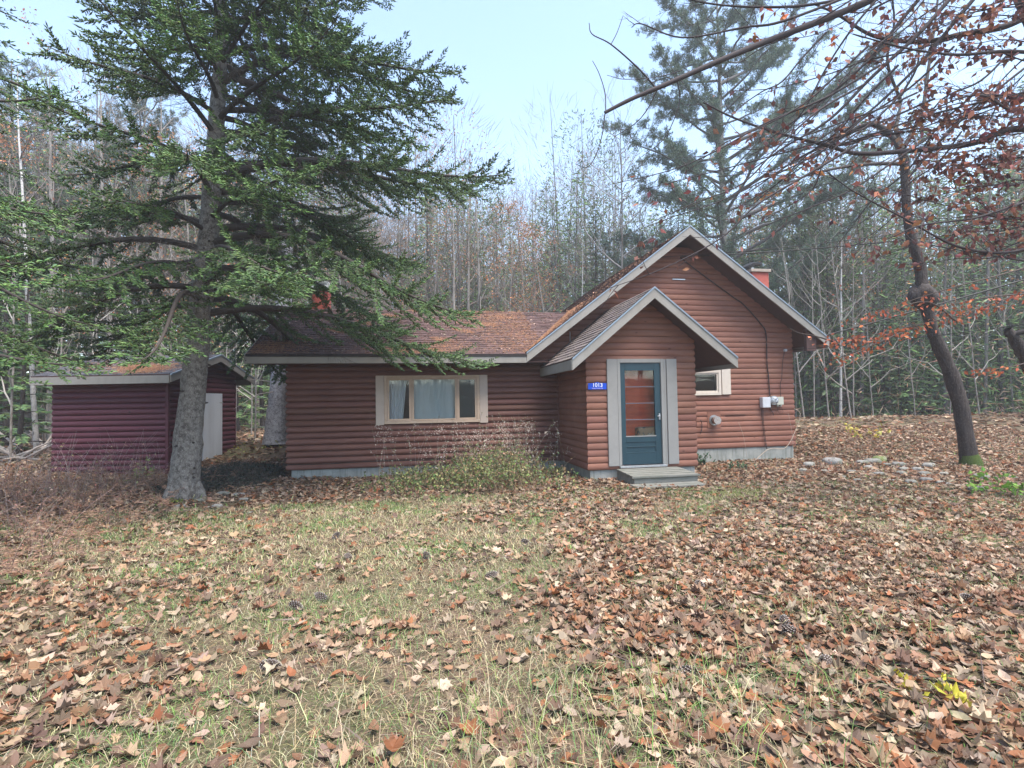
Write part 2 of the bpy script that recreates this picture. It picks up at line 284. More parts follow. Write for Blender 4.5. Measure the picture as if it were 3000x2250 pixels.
# ------------------------------------------------------------------ cabin
P_ = 0.132
def log_wall(name, o, ax, out, z0, nc, length, matl, parent, holes=(), lo=None, hi=None, bulge=0.026, ext=(0, 0), power=0.55, low=0, ztop=None):
    g = G(); ax = np.array(ax, float); out = np.array(out, float); o = np.array(o, float)
    ts = np.array([0, .035, .12, .25, .4, .55, .7, .83, .93, .975, 1]); K = len(ts) - 1
    lo = lo or (lambda z: 0.0); hi = hi or (lambda z: length)
    r = np.random.default_rng(int(abs(o[0] * 100 + o[1] * 10)) + 3)
    for c in range(nc):
        tn_ = 1 + r.normal(0, .075); tone = np.array([tn_, tn_ * (1 + r.normal(0, .02)), tn_ * (1 + r.normal(0, .03))]); off = r.normal(0, 0.0015); k2 = 1 + r.normal(0, 0.05); zb = z0 + c * P_
        if ztop and zb > ztop: break
        prof = [(zb + P_ * t, bulge * k2 * max(0.0, sin(pi * (t ** (0.9 + low)))) ** power + off if 0 < t < 1 else -0.012) for t in ts]
        # intervals per strip
        strips = []
        for a in range(K):
            (za, da), (zc, dc) = prof[a], prof[a + 1]; zm = (za + zc) / 2
            l0, h0 = lo(zm), hi(zm)
            iv = [(l0, h0)]
            for (u0, u1, h0_, h1_) in holes:
                if h0_ < zm < h1_:
                    nv = []
                    for p, q in iv:
                        if u0 > p: nv.append((p, min(q, u0)))
                        if u1 < q: nv.append((max(p, u1), q))
                    iv = [x for x in nv if x[1] - x[0] > 1e-4]
            strips.append(iv)
        # group strips with same interval structure to share vertices
        for a in range(K):
            (za, da), (zc, dc) = prof[a], prof[a + 1]
            for (p, q) in strips[a]:
                if q - p < 0.01: continue
                n = max(1, int((q - p) / 0.6)); us = np.linspace(p, q, n + 1)
                def pts(z, d, raw):
                    uu = us.copy()
                    if abs(uu[0] - lo((za + zc) / 2)) < 1e-6: uu[0] = lo(raw) - ext[0] * d
                    if abs(uu[-1] - hi((za + zc) / 2)) < 1e-6: uu[-1] = hi(raw) + ext[1] * d
                    wv = 0.0022 * np.sin(uu * 1.9 + c * 2.1) if 0.001 < (z - zb) < P_ * 0.999 else 0
                    return o[None] + uu[:, None] * ax[None] + (d + wv)[:, None] * out[None] * 1.0 + np.array([0, 0, 1.0])[None] * z if isinstance(wv, np.ndarray) else o[None] + uu[:, None] * ax[None] + d * out[None] + np.array([0, 0, 1.0])[None] * z
                A = pts(za, da, za); B = pts(zc, dc, zc); n1 = len(us)
                F = [[i, i + 1, n1 + i + 1, n1 + i] for i in range(n1 - 1)]
                g.add(np.vstack([A, B]), F, 0, tone)
    ob = g.build(name, matl, parent)
    # weld inside each course for smooth normals
    w_ = ob.modifiers.new('weld', 'WELD'); w_.merge_threshold = 0.0004
    return ob
cabin = empty('log_cabin', (3.3, 0, -0.2))
tag(cabin, 'low brown log sided cabin with front gable, small entry porch and teal door', 'cabin')
CO = np.array([3.3, 0, -0.2])
def cpart(g, name, m, parent=cabin, bevel=0):
    o = g.build(name, m, None, bevel)
    o.parent = parent
    if parent is cabin: o.matrix_parent_inverse = Matrix.Translation((-CO[0], -CO[1], -CO[2]))
    return o
def keep(o, parent=cabin):
    o.parent = parent
    if parent is cabin: o.matrix_parent_inverse = Matrix.Translation((-CO[0], -CO[1], -CO[2]))
    return o
RX, RZ = 6.486, 5.507; SL, SR = 0.753, 0.727          # main ridge, slopes
PX, PZ = 4.585, 3.557; PSL, PSR = 0.826, 0.790         # porch ridge
TH = 0.11
def main_under(x): return (RZ - 0.17 - (RX - x) * SL) if x < RX else (RZ - 0.17 - (x - RX) * SR)
# walls (log siding)
WX0, WX1, WZ0, WZ1 = -0.60, 1.42, 1.0, 1.96            # picture window hole
keep(log_wall('wing_wall', (-2.65, 0, 0), (1, 0, 0), (0, -1, 0), 0.0, 18, 5.99, M_LOG_SHADED, None, [(WX0 + 2.65, WX1 + 2.65, WZ0, WZ1)], bulge=0.052, ext=(1, 0), power=0.62, low=-0.15, ztop=2.27))['label'] = 'left wing wall with sharply ridged logs, eave shade put into its brown'
keep(log_wall('wing_end_wall', (-2.65, 5.2, 0), (0, -1, 0), (-1, 0, 0), 0.0, 30, 5.2, M_LOG_SHADED, None, bulge=0.046, ext=(0, 1), power=0.62, low=-0.15, lo=lambda z: 0 if z < 2.3 else (z - 2.3) / 0.48, hi=lambda z: 5.2 if z < 2.3 else 5.2 - (z - 2.3) / 0.48, ztop=3.7))
mlo = lambda z: 0.0 if z < 2.28 else max(0.0 - 0.8, (RX - (RZ - 0.17 - z) / SL) - 3.34)
mhi = lambda z: min(9.555, RX + (RZ - 0.17 - z) / SR) - 3.34
keep(log_wall('gable_wall', (3.34, 0, 0), (1, 0, 0), (0, -1, 0), 0.145, 38, 6.2, M_LOG, None, [(6.75 - 3.34, 7.42 - 3.34, 1.50, 2.02), (7.117 - 3.34, 7.477 - 3.34, 0.65, 1.055)], lo=mlo, hi=mhi, bulge=0.024, ext=(0, 1), ztop=RZ - 0.2))
keep(log_wall('side_wall', (9.555, 0, 0), (0, 1, 0), (1, 0, 0), 0.145, 20, 6.0, M_LOG, None, bulge=0.024, ext=(1, 0), ztop=2.75))
plo = lambda z: max(0.0, PX - (PZ - 0.16 - z) / PSL - 3.335)
phi = lambda z: min(2.295, PX + (PZ - 0.16 - z) / PSR - 3.335)
keep(log_wall('porch_wall', (3.335, -2.06, 0), (1, 0, 0), (0, -1, 0), 0.0142, 26, 2.295, M_LOG, None, [(3.97 - 3.335, 4.93 - 3.335, 0.02, 2.17)], lo=plo, hi=phi, bulge=0.025, ext=(1, 1), ztop=PZ - 0.2))
keep(log_wall('porch_side_wall', (3.335, 0, 0), (0, -1, 0), (-1, 0, 0), 0.0142, 17, 2.06, M_LOG, None, bulge=0.025, ext=(0, 1), ztop=2.26))
keep(log_wall('porch_side_wall', (5.63, -2.06, 0), (0, 1, 0), (1, 0, 0), 0.0142, 17, 2.06, M_LOG, None, [(0.25, 1.75, 0.7, 2.0)], bulge=0.025, ext=(1, 0), ztop=2.26))  # hole for the added window that lets light into the porch
g = G(); g.box(3.30, 3.345, -0.03, 0.02, 0, 2.2, 0); g.box(-2.66, -2.645, 5.15, 5.2, 0, 2.3)
# corner trim where wing meets porch
g = G(); g.box(3.285, 3.335, -0.06, -0.005, 0.0, 2.2); cpart(g, 'corner_board', M_LOG_SHADED)
# foundation
g = G(); zz = -0.6
g.box(-2.60, 3.36, 0.012, 0.25, zz, -0.003); g.box(-2.60, -2.36, 0.25, 5.2, zz, -0.003)
g.box(3.36, 9.52, 0.014, 0.25, zz, 0.142); g.box(9.28, 9.52, 0.25, 6.0, zz, 0.142)
g.box(3.37, 5.60, -2.04, -1.85, zz, 0.011); g.box(3.37, 3.57, -1.85, 0.01, zz, 0.011); g.box(5.4, 5.60, -1.85, 0.01, zz, 0.011)
cpart(g, 'foundation', M_CONC, bevel=0.006)
# inner walls / floors to stop light
g = G(); g.box(-2.62, 9.5, 5.9, 6.0, 0, 2.6); g.box(-2.62, 9.5, 0.3, 5.9, 0.13, 0.16); g.box(-2.62, 9.5, 0.3, 5.9, 2.45, 2.50)
g.box(3.4, 9.5, 3.0, 3.05, 0.2, 2.4); g.box(-2.6, 3.3, 3.0, 3.05, 0.2, 2.4); g.box(3.34, 3.40, 0.3, 3, .2, 2.4)
g.box(-2.60, -2.57, 0.02, 5.9, 0.0, 2.4); g.box(9.50, 9.53, 0.02, 5.9, 0.15, 2.6)
cpart(g, 'interior_wall', M_DARK)
# porch interior in red stained pine
g = G(); g.box(3.40, 5.57, -1.80, -1.75, 0.05, 2.5); g.box(3.37, 3.40, -2.0, -0.1, 0.02, 2.5); g.box(5.57, 5.60, -2.0, -0.1, 0.02, 0.7); g.box(5.57, 5.60, -2.0, -0.1, 2.0, 2.5); g.box(3.4, 5.57, -2.0, -0.1, 0.02, 0.05)
g.box(3.4, 3.96, -2.03, -2.0, 0.05, 2.5); g.box(4.94, 5.57, -2.03, -2.0, 0.05, 2.5)
cpart(g, 'porch_interior', M_INT)

# roofs
def roof(name, quads, m, parent=cabin, th=0.10, uvs=None):
    """quads: list of polygons (top side), first edge = eave; UV: along eave, up slope"""
    me = bpy.data.meshes.new(name); V = []; F = []; UV = []; MI = []
    for T in quads:
        T = [np.array(p, float) for p in T]; n = len(T); b = len(V)
        e = T[1] - T[0]; e /= np.linalg.norm(e); nn = np.cross(e, T[-1] - T[0]); nn /= np.linalg.norm(nn)
        if nn[2] < 0: nn = -nn
        up = np.cross(nn, e)
        V += T + [p - np.array([0, 0, th]) for p in T]
        F.append(list(range(b, b + n))); MI.append(0); UV += [(float((p - T[0]) @ e), float((p - T[0]) @ up)) for p in T]
        F.append(list(range(b + 2 * n - 1, b + n - 1, -1))); MI.append(1); UV += [(0, 0)] * n
        for i in range(n):
            j = (i + 1) % n; F.append([b + i, b + i + n, b + j + n, b + j]); MI.append(1); UV += [(0, 0)] * 4
    me.from_pydata([tuple(v) for v in V], [], F); me.update()
    uv = me.uv_layers.new(name='UVMap')
    for i, c in enumerate(UV): uv.data[i].uv = c
    me.materials.append(m); me.materials.append(M_SOFF); me.polygons.foreach_set('material_index', MI)
    o = bpy.data.objects.new(name, me); COL.objects.link(o); keep(o, parent) if parent is cabin else setattr(o, 'parent', parent)
    return o
YB = 6.6
EZ = 2.43; LRY, LRZ = 2.6, 3.93
lwz = lambda y: EZ + (LRZ - EZ) / (LRY + 0.55) * (y + 0.55)
roof('wing_roof', [[(-3.33, -0.55, EZ), (2.47, -0.55, EZ), (4.40, LRY, LRZ), (-3.33, LRY, LRZ)], [(4.40, 5.75, EZ), (-3.33, 5.75, EZ), (-3.33, LRY, LRZ), (4.4, LRY, LRZ)]], M_ROOF, th=0.06)['label'] = 'low brown shingled roof strewn with fallen needles'
xl = 2.452; zl = RZ - (RX - xl) * SL; xr = 10.16; zr = RZ - (xr - RX) * SR
roof('gable_roof', [[(xl, YB, zl), (xl, -0.55, zl), (RX, -0.55, RZ), (RX, YB, RZ)], [(xr, -0.55, zr), (xr, YB, zr), (RX, YB, RZ), (RX, -0.55, RZ)]], M_ROOF, th=0.14)
pxl = 2.90; pzl = PZ - (PX - pxl) * PSL; pxr = 6.317; pzr = PZ - (pxr - PX) * PSR; PY = -2.5
roof('porch_roof', [[(pxl, 0.0, pzl), (pxl, PY, pzl), (PX, PY, PZ), (PX, 0.0, PZ)], [(pxr, PY, pzr), (pxr, 0.0, pzr), (PX, 0.0, PZ), (PX, PY, PZ)]], M_ROOFP, th=0.13)
# fascia and rake boards (each a child)
def rake(x0, z0, x1, z1, y, hgt, drop=0.0, name='rake_board', t=0.035, top=0.012):
    g = G(); T = [(x0, y, z0 - drop), (x1, y, z1 - drop), (x1, y, z1 - hgt - drop), (x0, y, z0 - hgt - drop)]
    g.prism(T, t, down=(0, -1, 0)); return g
def flash(x0, z0, x1, z1, y, name):
    g = G(); g.prism([(x0, y - 0.045, z0 + 0.012), (x1, y - 0.045, z1 + 0.012), (x1, y - 0.045, z1 - 0.022), (x0, y - 0.045, z0 - 0.022)], 0.012, down=(0, -1, 0)); return g
cpart(rake(xl, zl, RX, RZ, -0.552, 0.215), 'rake_board', M_TRIM, bevel=0.004); cpart(rake(RX + 0.001, RZ, xr, zr, -0.552, 0.215), 'rake_board', M_TRIM, bevel=0.004)
cpart(rake(pxl, pzl, PX, PZ, PY - 0.002, 0.215), 'rake_board', M_TRIM, bevel=0.004); cpart(rake(PX + 0.001, PZ, pxr, pzr, PY - 0.002, 0.215), 'rake_board', M_TRIM, bevel=0.004)
M_DRIP = mat('drip_edge', (0.26, 0.32, 0.38), 0.4, metal=0.3)
cpart(flash(xl, zl, RX, RZ, -0.545, ''), 'drip_edge', M_DRIP); cpart(flash(RX + 0.001, RZ, xr, zr, -0.545, ''), 'drip_edge', M_DRIP)
cpart(flash(pxl, pzl, PX, PZ, PY + 0.005, ''), 'drip_edge', M_DRIP); cpart(flash(PX + 0.001, PZ, pxr, pzr, PY + 0.005, ''), 'drip_edge', M_DRIP)
for a, b in ((-3.33, -1.75), (-1.745, 0.72), (0.725, 2.447)):
    g = G(); g.box(a, b, -0.587, -0.552, 2.245, 2.385); cpart(g, 'fascia_board', M_TRIM, bevel=0.004)
g = G(); g.box(-3.34, 2.46, -0.60, -0.56, 2.388, 2.436); g.box(-3.345, -3.325, -0.6, 2.6, 2.3, 2.31); cpart(g, 'shingle_edge', mat('tar_edge', (0.03, 0.025, 0.025), 0.8))
g = G(); g.box(-3.32, 3.3, -0.55, 0.0, 2.262, 2.275); cpart(g, 'soffit', M_SOFF)
g = G(); g.prism([(-3.345, -0.55, EZ - 0.0), (-3.345, LRY, LRZ), (-3.345, LRY, LRZ - 0.19), (-3.345, -0.55, EZ - 0.19)], 0.03, down=(-1, 0, 0)); cpart(g, 'rake_board', M_TRIM)
g = G(); g.box(10.13, 10.165, -0.55, YB, zr - 0.235, zr - 0.015); cpart(g, 'fascia_board', M_TRIM, bevel=0.003)
g = G(); g.prism([(9.58, -0.515, 2.53), (9.85, -0.515, 2.53), (9.85, -0.515, 2.86), (9.58, -0.515, 3.06)], 0.10, down=(0, 1, 0)); cpart(g, 'roof_beam', M_SOFF)
g = G(); g.box(pxl - 0.015, pxl + 0.02, PY, -0.02, pzl - 0.205, pzl - 0.015); cpart(g, 'fascia_board', M_TRIM, bevel=0.003)
g = G(); g.box(pxr - 0.02, pxr + 0.015, PY, -0.02, pzr - 0.205, pzr - 0.015); cpart(g, 'fascia_board', M_TRIM, bevel=0.003)
# shingle butt course strips on big visible slopes (real edges)
def courses(T0, T1, U0, U1, n, name, m, parent=cabin, wav=0.004, tabs=True):
    """slightly raised shingle tabs between eave line T0-T1 and ridge line U0-U1"""
    g = G(); T0, T1, U0, U1 = [np.array(a, float) for a in (T0, T1, U0, U1)]; e = T1 - T0; nn = np.cross(e, U0 - T0); nn /= np.linalg.norm(nn)
    if nn[2] < 0: nn = -nn
    r = np.random.default_rng(5)
    for c in range(n):
        a = c / n; b = (c + 1.12) / n
        A0, A1 = T0 + (U0 - T0) * a, T1 + (U1 - T1) * a; B0, B1 = T0 + (U0 - T0) * min(b, 1), T1 + (U1 - T1) * min(b, 1)
        L_ = np.linalg.norm(A1 - A0); k = max(1, int(L_ / 0.30)); off = r.uniform(0, 1)
        us = np.clip((np.arange(k + 2) - off) / k, 0, 1)
        for i in range(len(us) - 1):
            if us[i + 1] - us[i] < 1e-3: continue
            g0 = 0.004 / L_; h = 0.018 + r.normal(0, 0.003); h2 = 0.003; u0, u1 = us[i] + g0, us[i + 1] - g0
            V = [A0 + (A1 - A0) * u0 + nn * h, A0 + (A1 - A0) * u1 + nn * (h + r.normal(0, wav * 0.4)), B0 + (B1 - B0) * u1 + nn * h2, B0 + (B1 - B0) * u0 + nn * h2]
            V += [V[0] - nn * h, V[1] - nn * h]
            s_ = max(0.4, 1 + r.normal(0, 0.16)); 
            g.add(V, [[0, 1, 2, 3], [4, 5, 1, 0]], 0, np.array([s_, s_, s_]), False)
    return g
def tabmat(name, c, c2):
    return mat(name, c, 0.92, [(2.5, c2, 0.45, 0.65, 0.7, 6), (120, (c[0] * 1.9, c[1] * 1.9, c[2] * 1.9), 0.6, 0.75, 0.5, 2)], (150, 0.4, 0.004), attr=True, spec=0.2)
M_TB = tabmat('shingle_tab_brown', (0.115, 0.072, 0.068), (0.078, 0.055, 0.056)); M_TG = tabmat('shingle_tab_grey', (0.125, 0.122, 0.137), (0.085, 0.083, 0.096)); M_TP = tabmat('shingle_tab_porch', (0.15, 0.125, 0.12), (0.20, 0.17, 0.15))
cpart(courses((-3.34, -0.56, EZ + 0.003), (2.46, -0.56, EZ + 0.003), (-3.34, LRY, LRZ + 0.003), (4.42, LRY, LRZ + 0.003), 27, '', M_TB), 'shingles', M_TB)
cpart(courses((xl, YB, zl + 0.003), (xl, -0.57, zl + 0.003), (RX, YB, RZ + 0.003), (RX, -0.57, RZ + 0.003), 36, '', M_TB), 'shingles', M_TB)
cpart(courses((xr + 0.01, -0.57, zr), (xr + 0.01, YB, zr), (RX, -0.57, RZ + 0.003), (RX, YB, RZ + 0.003), 34, '', M_TB), 'shingles', M_TB)
cpart(courses((pxl - 0.01, 0, pzl), (pxl - 0.01, PY - 0.01, pzl), (PX, 0, PZ + 0.003), (PX, PY - 0.01, PZ + 0.003), 17, '', M_TP), 'shingles', M_TP)
cpart(courses((pxr + 0.01, PY - 0.01, pzr), (pxr + 0.01, 0, pzr), (PX, PY - 0.01, PZ + 0.003), (PX, 0, PZ + 0.003), 17, '', M_TP), 'shingles', M_TP)

# chimneys (children)
def chimney(x0, x1, y0, y1, z0, z1, kind):
    g = G(); g.box(x0, x1, y0, y1, z0, z1); c = cpart(g, 'chimney', M_CHIM, bevel=0.01)
    if kind == 'left':
        c['label'] = 'red chimney with white square metal cap'
        g = G(); g.box(x0 - 0.04, x1 + 0.04, y0 - 0.04, y1 + 0.04, z1, z1 + 0.10); a = g.build('chimney_crown', M_CAP, c, 0.01)
        g = G(); g.box(x0 + 0.0, x1, y0, y1, z1 + 0.19, z1 + 0.21)
        for u in (x0 + .02, x1 - .02):
            for v in (y0 + .02, y1 - .02): g.tube([(u, v, z1 + .1), (u, v, z1 + .19)], 0.012, 5)
        g.build('chimney_cap', M_CAP, c)
    else:
        c['label'] = 'red chimney with black rain cap beyond right eave'
        g = G(); g.box(x0 - 0.05, x1 + 0.05, y0 - 0.05, y1 + 0.05, z1, z1 + 0.085); g.build('chimney_crown', M_CAPG, c, 0.01)
        cx, cy = (x0 + x1) / 2 - 0.1, (y0 + y1) / 2
        g = G(); g.tube([(cx, cy, z1 + .08), (cx, cy, z1 + .2)], 0.1, 14); g.build('flue', M_METAL, c)
        g = G(); n = 20; th = np.arange(n) / n * 2 * pi
        T = np.stack([cx + 0.33 * np.cos(th), cy + 0.3 * np.sin(th), z1 + 0.27 + 0.08 * np.cos(th) + 0.02 * np.sin(3 * th)], 1); B = T - [0, 0, 0.07]; ap = [[cx, cy, z1 + 0.36]]
        g.add(np.vstack([T, B, ap, [[cx, cy, z1 + .24]]]), [[i, (i + 1) % n, 2 * n] for i in range(n)]); g.add(np.vstack([T, B, ap, [[cx, cy, z1 + .24]]]), [[n + (i + 1) % n, n + i, 2 * n + 1] for i in range(n)]); g.add(np.vstack([T, B]), [[i, i + n, (i + 1) % n + n, (i + 1) % n] for i in range(n)])
        g.tube([(cx, cy, z1 + .18), (cx, cy, z1 + .26)], 0.05, 6)
        g.build('chimney_cap', M_BLACK, c)
chimney(-2.67, -2.25, 2.72, 3.2, 3.3, 4.50, 'left')
chimney(9.60, 10.14, 1.55, 2.15, -0.1, 5.02, 'right')
# purlin/rafters under porch + conduit under eave
g = G(); g.tube([(3.55, -0.30, 2.98), (3.62, -0.06, 2.62)], 0.012, 6); cpart(g, 'soffit_conduit', M_METAL)

# ---- windows
def frame_rect(g, x0, x1, z0, z1, w_, y0, y1, wt=None, wb=None):
    wt = wt or w_; wb = wb or w_
    g.box(x0, x1, y0, y1, z1 - wt, z1); g.box(x0, x1, y0, y1, z0, z0 + wb); g.box(x0, x0 + w_, y0, y1, z0 + wb, z1 - wt); g.box(x1 - w_, x1, y0, y1, z0 + wb, z1 - wt); return g
win = empty('window', (0.4, -0.03, 0.93)); keep(win); win['label'] = 'wide three part tan picture window'
def wpart(g, name, m, par=win, bevel=0.002):
    o = g.build(name, m, None, bevel); o.parent = par; o.matrix_parent_inverse = (Matrix.Translation((-CO[0], -CO[1], -CO[2])).inverted() @ Matrix.Identity(4)) if False else Matrix.Identity(4)
    return o
def place(o, par):   # parent keeping world position
    bpy.context.view_layer.update(); o.parent = par; o.matrix_parent_inverse = par.matrix_world.inverted(); return o
g = frame_rect(G(), -0.655, 1.455, 0.945, 2.01, 0.06, -0.075, 0.06, 0.055, 0.06)
for a, b in ((-0.07, -0.045), (0.93, 0.955)): g.box(a, b, -0.07, 0.055, 1.005, 1.955)
place(g.build('frame', M_TAN, None, 0.003), win)
for (a, b, c, d, wd) in ((-0.592, -0.073, 1.008, 1.952, 0.045), (-0.042, 0.927, 1.01, 1.95, 0.028), (0.958, 1.392, 1.008, 1.952, 0.04)):
    place(frame_rect(G(), a, b, c, d, wd, -0.055, 0.02).build('sash', M_TAN, None, 0.003), win)
    g = G(); g.box(a + wd, b - wd, -0.02, -0.016, c + wd, d - wd); place(g.build('pane', M_GLASS), win)
for a, b in ((-0.838, -0.66), (1.46, 1.642)):
    g = G(); g.box(a, b, -0.07, -0.035, 0.925, 2.012); place(g.build('shutter', M_TAN2, None, 0.004), win)
def pleat(x0, x1, y, z0, z1, amp, k, m, name, par, taper=0):
    g = G(); n = int((x1 - x0) * 90); xs = np.linspace(x0, x1, n); ys = y + amp * np.sin(np.linspace(0, k * 2 * pi, n)) + amp * .4 * np.sin(np.linspace(0, k * 5.3, n))
    xb = x0 + (xs - x0) * (1 - taper)
    A = np.stack([xb, ys, np.full(n, z0)], 1); B = np.stack([xs, ys * 0.5 + y * 0.5, np.full(n, z1)], 1); g.add(np.vstack([A, B]), [[i, i + 1, n + i + 1, n + i] for i in range(n - 1)])
    return place(g.build(name, m), par)
pleat(-0.56, -0.16, 0.12, 1.02, 1.95, 0.02, 5, M_CURT, 'curtain', win, 0.25)
g = G()
for i in range(38):
    z = 1.035 + i * 0.0238; g.add([(-0.01, 0.075, z + .004), (0.895, 0.075, z + .004), (0.895, 0.088, z + 0.026), (-0.01, 0.088, z + 0.026)], [[0, 1, 2, 3]], 0, None, False)
g.box(-0.01, 0.895, 0.06, 0.10, 1.935, 1.955)
place(g.build('blind', M_BLIND), win)
pleat(0.03, 0.95, 0.16, 1.02, 1.95, 0.02, 8, M_CURT, 'curtain', win)
g = G(); g.box(1.0, 1.35, -0.012, -0.010, 1.04, 1.92); place(g.build('insect_screen', M_SCREEN), win)

win2 = empty('window', (7.1, -0.03, 1.48)); keep(win2); win2['label'] = 'small cream framed window beside porch'
place(frame_rect(G(), 6.66, 7.50, 1.47, 2.095, 0.07, -0.07, 0.05).build('frame', M_CREAM, None, 0.003), win2)
place(frame_rect(G(), 6.732, 7.428, 1.54, 2.025, 0.04, -0.05, 0.02).build('sash', M_CREAM, None, 0.003), win2)
g = G(); g.box(6.77, 7.39, -0.02, -0.016, 1.58, 1.985); place(g.build('pane', M_GLASS), win2)
g = G(); g.box(7.525, 7.765, -0.066, -0.03, 1.482, 2.125); place(g.build('shutter', M_CREAM, None, 0.004), win2)

added_win = empty('window', (5.63, -1.06, 0.7)); keep(added_win); added_win['label'] = 'unseen window added on the right of the porch to light its inside'  # invented window, out of view, added to brighten the red porch boards
g = G()
for a_ in ((-1.83, -1.77), (-0.35, -0.29)): g.box(5.58, 5.69, a_[0], a_[1], 0.7, 2.0)
g.box(5.58, 5.69, -1.83, -.29, 1.98, 2.04); g.box(5.58, 5.69, -1.83, -.29, 0.66, 0.72); place(g.build('frame', M_CREAM, None, .003), added_win)
g = G(); g.box(5.62, 5.624, -1.77, -.35, .72, 1.98); place(g.build('pane', M_GLASS), added_win)
# ---- door
door = empty('door', (4.44, -2.08, 0.08)); keep(door); door['label'] = 'dark teal glazed door with grey side boards'
g = G(); y0, y1 = -2.075, -2.03; X0, X1, Z0, Z1 = 4.02, 4.875, 0.10, 2.12
gx0, gx1, gz0, gz1 = X0 + 0.105, X1 - 0.125, 0.66, 1.97
g.box(X0, gx0, y0, y1, Z0, Z1); g.box(gx1, X1, y0, y1, Z0, Z1); g.box(gx0, gx1, y0, y1, gz1, Z1); g.box(gx0, gx1, y0, y1, Z0, Z0 + 0.23); g.box(gx0, gx1, y0 + .012, y1, Z0 + 0.23, gz0 - .12); g.box(gx0, gx1, y0, y1, gz0 - 0.12, gz0)
g.box(gx0, gx1, y0 - 0.004, y0 + 0.012, Z0 + 0.225, Z0 + 0.24); g.box(gx0, gx1, y0 - 0.004, y0 + 0.012, Z0 + 0.345, Z0 + 0.36)
place(g.build('door_leaf', M_DOOR, None, 0.004), door)
g = G(); g.box(gx0, gx1, -2.055, -2.051, gz0, gz1); place(g.build('door_glass', M_GLASS), door)
for k in (1, 2, 3):
    z = gz0 + (gz1 - gz0) * k / 4; g = G(); g.box(gx0, gx1, -2.072, -2.058, z - 0.007, z + 0.007); place(g.build('glazing_bar', mat('glazing_bar', (0.13, 0.14, 0.17), 0.4) if k == 1 else bpy.data.materials['glazing_bar'], None, 0.002), door)
g = G(); g.box(gx0 - .01, gx1 + .01, -2.082, -2.07, gz0 - 0.012, gz0 + 0.008); place(g.build('glazing_sill', M_SHUT), door)
g = G(); g.box(X1 - 0.055, X1 - 0.025, -2.10, -2.075, 0.98, 1.10); g.tube([(X1 - 0.04, -2.10, 1.05), (X1 - 0.04, -2.125, 1.05), (X1 - 0.10, -2.13, 1.05)], 0.011, 8); place(g.build('door_handle', M_METAL, None, 0.003), door)
g = G()   # jambs, casing
g.box(3.955, 4.015, -2.11, -2.0, 0.06, 2.20); g.box(4.88, 4.945, -2.11, -2.0, 0.06, 2.20); g.box(4.015, 4.88, -2.11, -2.0, 2.125, 2.20)
g.box(4.955, 5.0, -2.09, -2.0, 0.06, 2.195)
place(g.build('door_frame', M_SHUT, None, 0.004), door)
g = G(); g.box(3.955, 4.945, -2.16, -2.0, 0.045, 0.085); place(g.build('threshold', M_METAL, None, 0.004), door)
for a, b in ((3.738, 3.95), (5.005, 5.225)):
    g = G(); g.box(a, b, -2.115, -2.083, 0.085, 2.198); place(g.build('side_board', M_SHUT, None, 0.005), door)

# ---- house number sign
sign = empty('house_number_sign', (3.53, -2.10, 1.65)); keep(sign)
g = G(); g.prism([(3.343, -2.112, 1.60), (3.722, -2.112, 1.60), (3.722, -2.112, 1.722), (3.60, -2.112, 1.726), (3.53, -2.112, 1.748), (3.46, -2.112, 1.726), (3.343, -2.112, 1.722)], 0.006, down=(0, 1, 0)); place(g.build('sign_plate', M_BLUE), sign)
def text(s, size, x, y, z, m, name, par, rz=0, bold=0.0):
    c = bpy.data.curves.new(name, 'FONT'); c.body = s; c.size = size; c.align_x = 'CENTER'; c.align_y = 'CENTER'; c.offset = bold; c.extrude = 0.001
    o = bpy.data.objects.new(name + '_tmp', c); COL.objects.link(o); bpy.context.view_layer.update()
    me = bpy.data.meshes.new_from_object(o.evaluated_get(bpy.context.evaluated_depsgraph_get())); bpy.data.objects.remove(o)
    me.materials.clear(); me.materials.append(m); t = bpy.data.objects.new(name, me); COL.objects.link(t); t.location = (x, y, z); t.rotation_euler = (pi / 2, 0, rz); place(t, par); return t
text('1013', 0.108, 3.535, -2.1145, 1.682, M_TXT, 'sign_number', sign, bold=0.0012)
text('Sunny Creek Rd.', 0.034, 3.535, -2.1145, 1.621, mat('sign_pink', (0.7, 0.6, 0.85), 0.4), 'sign_street_name', sign)

# ---- vent, meters, wires on the gable wall
vent = empty('wall_vent', (7.3, 0, 0.85)); keep(vent)
g = G(); g.box(7.118, 7.476, -0.03, 0.0, 0.652, 1.053); place(g.build('vent_plate', M_LOG, None, 0.003), vent)
g = G(); g.tube([(7.29, -0.03, 0.85), (7.29, -0.04, 0.85)], 0.125, 22); n = 22
g.tube([(7.29, -0.03, 0.85), (7.29, -0.042, 0.85)], [0.13, 0.13], 22)
g.add(np.vstack([[(7.29 + 0.128 * cos(t), -0.041, 0.85 + 0.128 * sin(t)) for t in np.arange(22) / 22 * 2 * pi]]), [list(range(22))], 0, None, False)
place(g.build('vent_flange', M_METAL), vent)
g = G(); g.tube([(7.29, -0.042, 0.85), (7.29, -0.13, 0.85)], 0.075, 18); place(g.build('vent_neck', mat('rusty', (0.06, 0.035, 0.03), 0.8)), vent)
g = G(); g.tube([(7.29, -0.12, 0.85), (7.29, -0.20, 0.85)], 0.098, 22)
for yy in (-0.12, -0.201): g.add([(7.29 + 0.097 * cos(t), yy, 0.85 + 0.097 * sin(t)) for t in np.arange(22) / 22 * 2 * pi], [list(range(22))], 0, None, False)
place(g.build('vent_cap', mat('vent_cap', (0.5, 0.47, 0.45), 0.4, [(25, (0.3, 0.18, 0.12), 0.5, 0.65, 0.7)], metal=0.6)), vent)
mt = empty('electric_meter', (8.9, 0, 1.3)); keep(mt)
